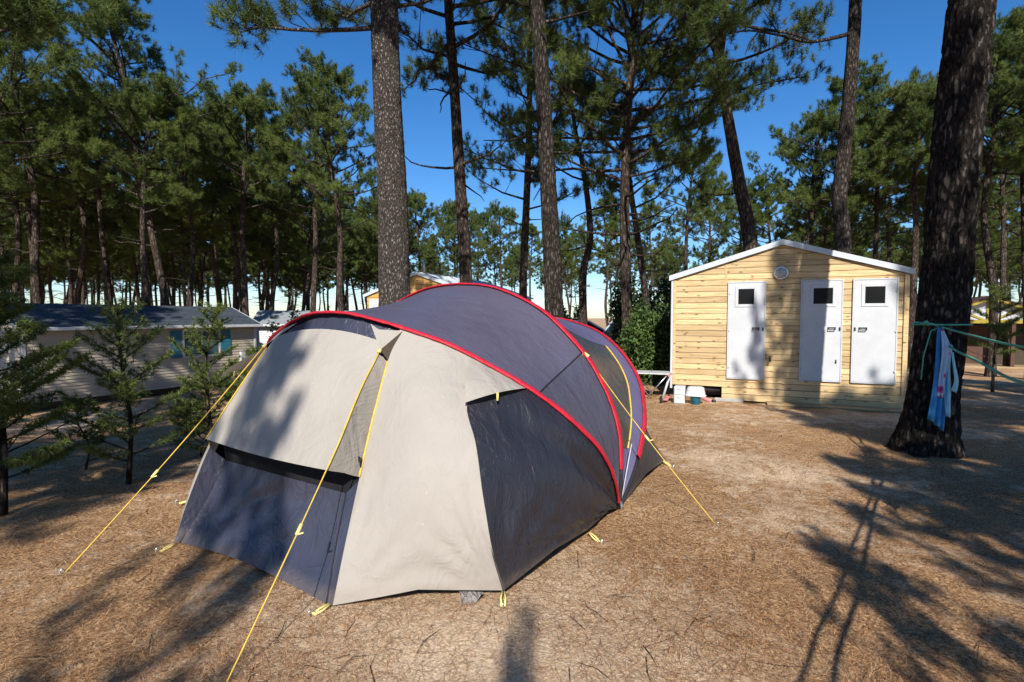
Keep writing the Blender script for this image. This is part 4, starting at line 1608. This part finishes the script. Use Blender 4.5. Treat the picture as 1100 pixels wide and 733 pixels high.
# rear wall behind the back hoop
P = []
for i in range(NH):
    top = H2[i]
    f = i / (NH - 1)
    ks = [0, .10, .28, .5, .72, .90, 1]
    bx = np.interp(f, ks, [1.775, 1.76, 1.20, 0, -1.20, -1.76, -1.775])
    by = np.interp(f, ks, [.05, 1.73, 2.75, 3.05, 2.75, 1.73, .05])
    bz = np.interp(f, [0, .05, .10, .19, .28, .5, .72, .81, .90, .95, 1], [.03, .10, .03, .10, .03, .08, .03, .10, .03, .10, .03])
    bot = np.array([bx, by, bz])
    P.append([tuple(top * (1 - v) + bot * v - np.array([np.sign(bx) * .04, .06, 0]) * math.sin(math.pi * v) * min(1, 4 * min(f, 1 - f))) for v in np.linspace(0, 1, 9)])
mb = MB()
mb.grid(P, True)
mb.build('rear_wall', M['rear'], tent)
def ribbon(mb, pts, rd, wd, th, n=10):
    """flat sewn sleeve: an oval section lying on the canvas"""
    rows = []
    for i, p in enumerate(pts):
        t = pts[min(i + 1, len(pts) - 1)] - pts[max(i - 1, 0)]
        t = t / np.linalg.norm(t)
        nr = np.array([p[0], 0, p[2]])
        nr = nr - t * nr.dot(t)
        nr /= np.linalg.norm(nr)
        bi = np.cross(t, nr)
        rows.append([tuple(p + (bi * math.cos(a) * wd + nr * math.sin(a) * th) * rd[i] + nr * rt.normal(0, .0012)) for a in np.linspace(0, 2 * math.pi, n + 1)])
    mb.grid(rows, True)
# red pole sleeves, black below
for k, Hc in enumerate((H0, H1, H2)):
    cut = 0.36 if k else 0.10
    i0 = next(i for i in range(NH) if Hc[i][2] > cut)
    mb = MB()
    pts = []
    rd = []
    for i in range(i0, NH - i0):
        nrm = np.array([Hc[i][0], 0, Hc[i][2]])
        nrm = nrm / np.linalg.norm(nrm)
        pts.append(Hc[i] + nrm * .012)
        rd.append(1 + .05 * math.sin(i * 2.1) + rt.normal(0, .05))
    ribbon(mb, pts, rd, .040 if k else .024, .012)
    mb.build('pole_sleeve', M['red'], tent)
    for a, b in ((0, i0 + 1), (NH - i0 - 1, NH)):
        mb = MB()
        mb.tube([Hc[i] * np.array([1.004, 1, 1]) for i in range(a, b)], .017, 8)
        mb.build('sleeve_end', M['black_web'], tent)
for sx in (1, -1):
    mb = MB()
    mb.lathe([(.0, -.06), (.012, -.05), (.02, .0), (.035, .015), (.02, .03), (.012, .06), (.0, .06)], (1.785 * sx, 0, .04), 10)
    mb.build('pole_foot', M['steel'], tent)
    mb = MB()
    mb.tube([(1.785 * sx, 0.0, .05), (1.80 * sx, .10, .30), (1.82 * sx, .19, .55)], .004, 5)
    mb.build('pole_cord', M['grey_plastic'], tent)
# ground sheet
mb = MB()
poly = [(-.76, -2.1), (.76, -2.1), (1.5, -1.58), (1.66, -.6), (1.70, 0), (1.68, 1.68), (1.15, 2.65), (-1.15, 2.65), (-1.68, 1.68), (-1.70, 0), (-1.66, -.6), (-1.5, -1.58)]
mb.prism(poly, .012, .03, 'z')
mb.build('groundsheet', M['black_web'], tent)
def peg(x, y, dx, dy):
    b = MB()
    l = math.hypot(dx, dy)
    dx, dy = dx / l, dy / l
    b.tube([(x - dx * .02, y - dy * .02, -.12), (x + dx * .03, y + dy * .03, .035), (x + dx * .015, y + dy * .015, .045), (x, y, .03)], .005, 6)
    return b.build('tent_peg', M['steel'], tent)
def tie(a, b_):
    """doubled webbing loop from a hem corner down to its peg"""
    mb = MB()
    a, b_ = Vector(a), Vector(b_)
    s = Vector((-(b_ - a).y, (b_ - a).x, 0)).normalized() * .014
    mb.tube([a + s * .4, (a + b_) / 2 + s, b_ + s * .6], .0065, 6)
    mb.tube([a - s * .4, (a + b_) / 2 - s, b_ - s * .6], .0065, 6)
    mb.build('peg_loop', M['yellow_pale'], tent)
    peg(b_.x, b_.y, (b_ - a).x, (b_ - a).y)
for sx in (1, -1):
    tie((.80 * sx, -2.225, .02), (.79 * sx, -2.33, .008))
    tie((1.60 * sx, -1.635, .03), (1.66 * sx, -1.74, .008))
    tie((1.745 * sx, -.62, .045), (1.84 * sx, -.66, .008))
    tie((1.76 * sx, 1.60, .05), (1.86 * sx, 1.57, .008))
    tie((1.20 * sx, 2.75, .04), (1.27 * sx, 2.85, .008))
mb = MB()                                            # loose tag of the inner tent at the front hem
mb.add([(1.40, -1.80, .055), (1.52, -1.73, .05), (1.50, -1.79, .0), (1.44, -1.83, .0)], [(0, 1, 2, 3)])
mb.build('inner_tab', M['navy'], tent)
def guy(a, b_, slider):
    a, b_ = Vector(a), Vector(b_)
    mb = MB()
    mb.tube([a.lerp(b_, t) - Vector((0, 0, .025 * math.sin(math.pi * t))) for t in np.linspace(0, 1, 12)], .0038, 6)
    g = mb.build('guy_line', M['yellow'], tent)
    c = a.lerp(b_, slider) - Vector((0, 0, .025 * math.sin(math.pi * slider)))
    d = (b_ - a).normalized()
    mb = MB()
    mb.tube([c - d * .03, c + d * .03], .010, 6)
    mb.tube([c + d * .028, c + d * .02 + Vector((.035, .01, .005))], .005, 5)
    mb.build('line_slider', M['yellow_pale'], g)
    peg(b_.x, b_.y, (b_ - a).x, (b_ - a).y)
guy((.615, -1.62, 1.415), (.93, -2.92, .02), .62)
guy((-.615, -1.62, 1.415), (-.97, -2.80, .02), .60)
guy(tuple(H1[hoop_at_u(1.41)] * 1.01) if False else (1.425, .11, 1.31), (2.54, .06, .02), .5)
guy((-1.425, .11, 1.31), (-2.54, .06, .02), .5)
mb = MB()
mb.tube([(1.40, .10, 1.33), (1.45, .10, 1.30)], .022, 6)
mb.build('guy_tab', M['yellow_pale'], tent)

# ------------------------------------------------------------------ clothesline on the old trunk, cloths hanging on it
def rope(name, label, pts, rad=.009, group=None):
    mb = MB()
    mb.tube(catmull(pts, 10), rad, 7)
    o = mb.build(name, M['rope'], None)
    tag(o, label, 'rope', group)
    return o
tx, ty = 5.235, 6.35
kn = at(1011, 351, 6.02)
def wrap(z, r, a0, a1, n=26, rise=0.0):
    return [(tx + r * math.cos(a), ty + r * math.sin(a), z + rise * i / n) for i, a in enumerate(np.linspace(a0, a1, n))]
mb = MB()
mb.tube(wrap(kn.z + .02, .275, math.radians(-125), math.radians(235), 34), .010, 7)
mb.tube([kn, kn + Vector((-.10, .02, -.05)), kn + Vector((-.16, .04, -.35)), kn + Vector((-.17, .05, -.62))], .007, 6)
mb.tube([kn + Vector((-.03, 0, .0)), kn + Vector((-.09, 0, .03)), kn + Vector((-.26, .06, .05)), kn + Vector((-.29, .08, -.01))], .010, 7)
mb.tube([kn + Vector((-.22, -.01, .03)), kn + Vector((-.19, -.02, .06)), kn + Vector((-.16, -.01, .02))], .02, 7)
ro = mb.build('rope_tie', M['rope'], None)
tag(ro, 'green rope wound and knotted round the old dark trunk', 'rope')
e1, e2 = at(1100, 373, 4.15), at(1100, 411, 3.95)
far1, far2 = Vector((.42, -.78, 1.56)), Vector((.54, -.72, 1.46))
m1, m2 = Vector((3.35, 2.92, 1.46)), Vector((3.31, 2.93, 1.34))
rope('clothesline', 'upper green clothesline leaving the knot on the old trunk', [kn, kn.lerp(e1, .5) - Vector((0, 0, .012)), e1, m1, m1.lerp(far1, .5) - Vector((0, 0, .02)), far1], .011)
k2 = at(1019, 371, 5.93)
rope('clothesline', 'lower green clothesline running out from behind the hanging cloths', [kn + Vector((0, -.01, -.01)), k2, k2.lerp(e2, .5) - Vector((0, 0, .015)), e2, m2, m2.lerp(far2, .5) - Vector((0, 0, .02)), far2], .013)
po = thing('clothes_post', 'short wooden post behind the photographer holding the clothesline', 'post', (.45, -.80, 0))
mb = MB()
mb.tube([(0, 0, -.2), (0, 0, 1.0), (.01, 0, 1.60)], [.045, .042, .04], 10)
mb.build('shaft', M['wood_old'], po)
mb = MB()
mb.tube([(.043 * math.cos(a), .043 * math.sin(a), 1.5 + .04 * k_ / 20) for k_, a in enumerate(np.linspace(0, 12, 21))], .008, 6)
mb.build('rope_binding', M['rope'], po)

def hanging(name, label, cat, outline_l, outline_r, d, mat, folds, amp, seed):
    """cloth hanging from a pinch: left and right outline as photo points at distance d"""
    rr = np.random.default_rng(seed)
    n = len(outline_l)
    mb = MB()
    P = []
    nv = 22
    L = catmull([(x, y, 0) for x, y in outline_l], 5)
    R_ = catmull([(x, y, 0) for x, y in outline_r], 5)
    for i in range(len(L)):
        f = i / (len(L) - 1)
        row = []
        for j in range(nv + 1):
            s = j / nv
            x = L[i][0] * (1 - s) + R_[i][0] * s
            y = L[i][1] * (1 - s) + R_[i][1] * s
            p = at(x, y, d)
            p.y += amp * (.3 + .7 * f) * math.sin(folds * 2 * math.pi * s + seed + .6 * math.sin(3 * f)) + .02 * math.sin(5 * f + seed)
            row.append(tuple(p))
        P.append(row)
    mb.grid(P, True)
    o = mb.build(name, mat, None)
    tag(o, label, cat)
    md = o.modifiers.new('thick', 'SOLIDIFY')
    md.thickness = .006
    return o
hanging('towel', 'long blue towel hanging lowest from the knot on the old trunk', 'towel', [(1009, 352), (1007, 375), (1003, 405), (997, 450)], [(1014, 352), (1017, 378), (1015, 410), (1012, 463)], 5.99, M['cloth_blue'], 2.5, .022, 1)
hanging('beach_cloth', 'pale cloth printed with purple flowers hanging over the blue towel', 'cloth', [(1011, 353), (1010, 375), (1009, 400), (1008, 427)], [(1014, 354), (1020, 376), (1017, 400), (1015, 428)], 5.93, M['print'], 2.0, .018, 3)
hanging('hand_towel', 'narrow pale blue hand towel hanging right of the flowered cloth', 'towel', [(1017, 368), (1017, 390), (1015, 420), (1014, 446)], [(1022, 372), (1022, 390), (1024, 420), (1020, 449)], 5.95, M['cloth_pale'], 1.5, .02, 5)
hanging('face_cloth', 'small pale pointed cloth dangling at the right of the cloths', 'cloth', [(1024, 378), (1024, 395), (1024, 410), (1023, 420)], [(1026, 380), (1027, 395), (1029, 410), (1029, 423)], 5.91, M['cloth_pale'], 1.0, .015, 8)
# one more small cloth further along the line, out of frame: its shade lies on the ground
mb = MB()
pc = m1.lerp(far1, .02)
mb.grid([[(pc.x + .10 * (s - .5) * (1 + f), pc.y + .14 * (s - .5) * (1 + f) + .02 * math.sin(9 * s), pc.z - .02 - .26 * f) for s in np.linspace(0, 1, 9)] for f in np.linspace(0, 1, 7)], True)
o = mb.build('face_cloth', M['cloth_blue'], None)
tag(o, 'small blue cloth pegged on the clothesline near the photographer', 'cloth')

# ------------------------------------------------------------------ saplings and shrubs
def sapling(label, foot, Hh, R, nbr, seed, mat='fir', bare=.12, nb=26, bl=.05, bw=.008, droop=.1, name='young_conifer', dens=7):
    rr = np.random.default_rng(seed)
    o = thing(name, label, 'sapling', foot, 0, 'young conifers around the pitch')
    mb = MB()
    st = catmull([(0, 0, 0), (rr.normal(0, .03), rr.normal(0, .03), Hh * .35), (rr.normal(0, .05), rr.normal(0, .05), Hh * .7), (rr.normal(0, .06), rr.normal(0, .06), Hh)], 5)
    mb.tube(st, [.022 * Hh / 1.7 * (1 - .85 * i / (len(st) - 1)) + .003 for i in range(len(st))], 8)
    C_, D_ = [], []
    az = rr.uniform(0, 6)
    for b in range(nbr):
        f = bare + (1 - bare) * (b + rr.uniform(0, .9)) / nbr
        az += 2.4 + rr.normal(0, .5)
        i = f * (len(st) - 1)
        a = int(min(i, len(st) - 2))
        p0 = st[a] * (1 - (i - a)) + st[a + 1] * (i - a)
        prof = (1 - f) ** .75 * (.55 + .45 * min(1, f / .25)) + .06
        L = R * prof * rr.uniform(.6, 1.25)
        d = np.array([math.cos(az), math.sin(az), .30 + .5 * f - droop + rr.normal(0, .15)])
        d /= np.linalg.norm(d)
        lp = [p0 + d * L * t + np.array([0, 0, .14 * L * t * t]) for t in np.linspace(0, 1, 5)]
        mb.tube(lp, [.008, .007, .005, .004, .002], 5, False)
        dead = f < bare + .12 and rr.random() < .5
        if dead:
            continue
        ns = max(3, int(dens * L / .35))
        for s in range(ns):
            t = .22 + .78 * (s + rr.uniform(0, 1)) / ns
            p = p0 + d * L * t + np.array([0, 0, .14 * L * t * t])
            side = np.cross(d, [0, 0, 1]) * (1 if s % 2 else -1)
            sd = d * .7 + side * .8 + np.array([0, 0, .25])
            sl_ = .17 * (1.15 - t) * (R / .7) + .03
            for q in range(3):
                c = p + sd * sl_ * (q / 2.2) + rr.normal(0, .008, 3)
                C_.append(c)
                dd = sd + rr.normal(0, .15, 3)
                D_.append(dd / np.linalg.norm(dd))
    for q in range(6):
        C_.append(st[-1] + np.array([0, 0, -.03 * q]))
        D_.append(np.array([0, 0, 1.]))
    mb.build('stem', M['bark_far'], o)
    tri_mesh('foliage', blades(C_, D_, nb, bl, bw, rr), M[mat], o)
    return o
q = wpos(138, 520)
sapling('young conifer in front of the mobile home with feathery side branches', (q.x, q.y, 0), 1.72, .78, 34, 21, nb=24, bl=.052, bw=.006, dens=6.5)
q = wpos(233, 508)
sapling('young conifer close to the left end of the awning', (q.x, q.y, 0), 1.72, .58, 36, 22, nb=24, bl=.052, bw=.006, dens=6.5)
q = wpos(6, 556)
sapling('tallest young conifer, cut by the left edge of the picture', (q.x - .02, q.y, 0), 2.2, .75, 56, 23, nb=28, bl=.06, bw=.007, dens=9)
q = wpos(92, 505)
sapling('stunted young conifer with few drooping sprays left of the feathery one', (q.x, q.y, 0), .75, .4, 12, 24, nb=20, bl=.06)
q = wpos(190, 505)
sapling('low bushy young conifer between the two taller ones', (q.x - .1, q.y + .6, -.05), .7, .5, 20, 25, nb=20, bl=.065)
q = at(272, 450, 9.5)
sapling('bright green young conifer peeping out behind the awning corner', (q.x, q.y, hz(q.x, q.y)), 1.15, .7, 34, 26, nb=24, bl=.08)
q = at(1066, 420, 11.5)
sapling('thin young pine with sparse branches in the shade right of the old trunk', (q.x, q.y, hz(q.x, q.y)), 2.3, .75, 22, 27, nb=20, bl=.09, bare=.3)

def shrub(name, label, foot, size, n, seed, mat, ls=.05):
    rr = np.random.default_rng(seed)
    o = thing(name, label, 'shrub', foot, 0)
    mb = MB()
    cl = []
    sx, sy, sz = size
    for k in range(16):
        a, b = rr.uniform(0, 6.28), rr.uniform(.2, 1)
        e = np.array([math.cos(a) * sx * b * .9, math.sin(a) * sy * b * .9, sz * rr.uniform(.45, 1.0) * (1.1 - .35 * b)])
        mb.tube([(0, 0, 0), tuple(e * .5 + rr.normal(0, .06, 3)), tuple(e)], [.022, .014, .006], 6, False)
        for _ in range(5):
            t = rr.uniform(.35, 1.05)
            cl.append(e * t + rr.normal(0, .12, 3) * np.array([sx, sy, sz]) * .6)
    mb.build('stem', M['bark_far'], o)
    cl = np.array(cl)
    cl[:, 2] = np.abs(cl[:, 2])
    c = cl[rr.integers(0, len(cl), n)] + rr.normal(0, .11, (n, 3)) * np.array([sx, sy, sz]) ** .5
    c[:, 2] = np.maximum(c[:, 2], .03)
    u = rr.normal(size=(n, 3))
    u /= np.linalg.norm(u, axis=1, keepdims=True)
    v = np.cross(u, rr.normal(size=(n, 3)))
    v /= np.linalg.norm(v, axis=1, keepdims=True)
    l = ls * rr.uniform(.6, 1.3, (n, 1))
    Q = np.empty((n, 4, 3))
    Q[:, 0] = c - u * l
    Q[:, 1] = c + v * l * .45
    Q[:, 2] = c + u * l
    Q[:, 3] = c - v * l * .45
    tri_mesh('foliage', Q.reshape(-1, 3), M[mat], o, 4)
    return o
q = at(700, 430, 12.6)
shrub('leafy_shrub', 'bright green leafy shrub against the left corner of the shed', (q.x, q.y, 0), (.85, .6, 1.95), 8000, 41, 'leaf', .055)
q = at(682, 430, 13.4)
shrub('leafy_shrub', 'green shrub rising from behind the purple rear of the tent', (q.x, q.y, 0), (.65, .6, 1.6), 6000, 42, 'leaf', .055)
q = at(676, 400, 16.5)
shrub('leafy_shrub', 'dark loose leaved shrub in front of the wavy pine trunk', (q.x, q.y, 0), (1.15, .8, 3.2), 8000, 43, 'leaf_dark', .07)
q = at(705, 380, 18)
shrub('leafy_shrub', 'dark shrub behind the leaning trunk near the shed roof corner', (q.x, q.y, 0), (1.1, .7, 3.2), 6000, 44, 'leaf_dark', .07)
q = at(310, 330, 20)
shrub('leafy_shrub', 'light green shrub peering over the front hoop of the tent', (q.x, q.y, hz(q.x, q.y)), (.8, .7, 2.9), 4000, 45, 'leaf', .07)
q = at(640, 345, 30)
shrub('leafy_shrub', 'pale distant bush between the dark and the wavy trunks', (q.x - 1.5, q.y, 0), (1.4, 1.0, 2.6), 3500, 46, 'leaf', .1)

# ------------------------------------------------------------------ needle litter
rl = np.random.default_rng(8)
def litter(name, label, n, dmin, dmax, L0, W0, seed, mat):
    rr = np.random.default_rng(seed)
    d = dmin * (dmax / dmin) ** rr.uniform(0, 1, n)
    x = rr.uniform(-1.05, 1.05, n) * d
    dens = np.sin(x * 1.9 + 1.3 * np.sin(d * 1.1)) * np.sin(d * 2.3 + x * .7) * .5 + .5
    bare = np.exp(-(((x + .25) / .9) ** 2 + ((d - 2.45) / .5) ** 2))
    keep = rr.uniform(0, 1, n) < (.35 + .65 * dens) * (1 - .85 * bare)
    x, d = x[keep], d[keep]
    m = len(x)
    a = rr.uniform(0, 2 * np.pi, m)
    L = L0 * rr.uniform(.45, 1.15, m)
    wd = W0 * (1 + np.clip(d - 3, 0, 8) * .22)
    t = np.stack([np.cos(a), np.sin(a)], -1)
    s = np.stack([-np.sin(a), np.cos(a)], -1)
    z = height(x, d) + rr.uniform(.004, .014, m)
    bend = rr.normal(0, .10, m)
    P = np.stack([x, d], -1)
    mid = P + s * (bend * L)[:, None]
    p0, p1 = P - t * (L / 2)[:, None], P + t * (L / 2)[:, None]
    Q = np.empty((m, 2, 4, 3))
    def put(k, j, p, off, zz):
        q = p + s * (off * wd)[:, None]
        Q[:, k, j, :2] = q
        Q[:, k, j, 2] = zz
    one = np.ones(m)
    tilt = rr.normal(0, .006, m)
    zm = z + rr.uniform(.0, .012, m)
    put(0, 0, p0, -.5 * one, z)
    put(0, 1, mid, -.5 * one, zm)
    put(0, 2, mid, .5 * one, zm)
    put(0, 3, p0, .5 * one, z)
    put(1, 0, mid, -.5 * one, zm)
    put(1, 1, p1, -.2 * one, z + abs(tilt))
    put(1, 2, p1, .2 * one, z + abs(tilt))
    put(1, 3, mid, .5 * one, zm)
    o = tri_mesh(name, Q.reshape(-1, 3), mat, None, 4)
    tag(o, label, 'litter', None, 'stuff')
    return o
def littermat():
    m, nt, b = newmat('dry_needles', 0.8, 0.2)
    oi = N(nt, 'ShaderNodeNewGeometry')
    r = ramp(nt, [(0.0, (0.04, 0.020, 0.012)), (0.3, (0.14, 0.062, 0.028)), (0.62, (0.42, 0.20, 0.085)), (0.9, (0.60, 0.38, 0.19)), (1.0, (0.72, 0.55, 0.34))], oi.outputs['Random Per Island'])
    nt.links.new(r.outputs[0], b.inputs['Base Color'])
    return m
M['dry'] = littermat()
litter('needle_litter', 'dry brown pine needles scattered over the sandy ground', 190000, 2.0, 13.0, .125, .0013, 61, M['dry'])
litter('twig_litter', 'thin dark twigs lying among the pine needles', 420, 2.0, 11.0, .24, .0045, 62, M['bark_far'])
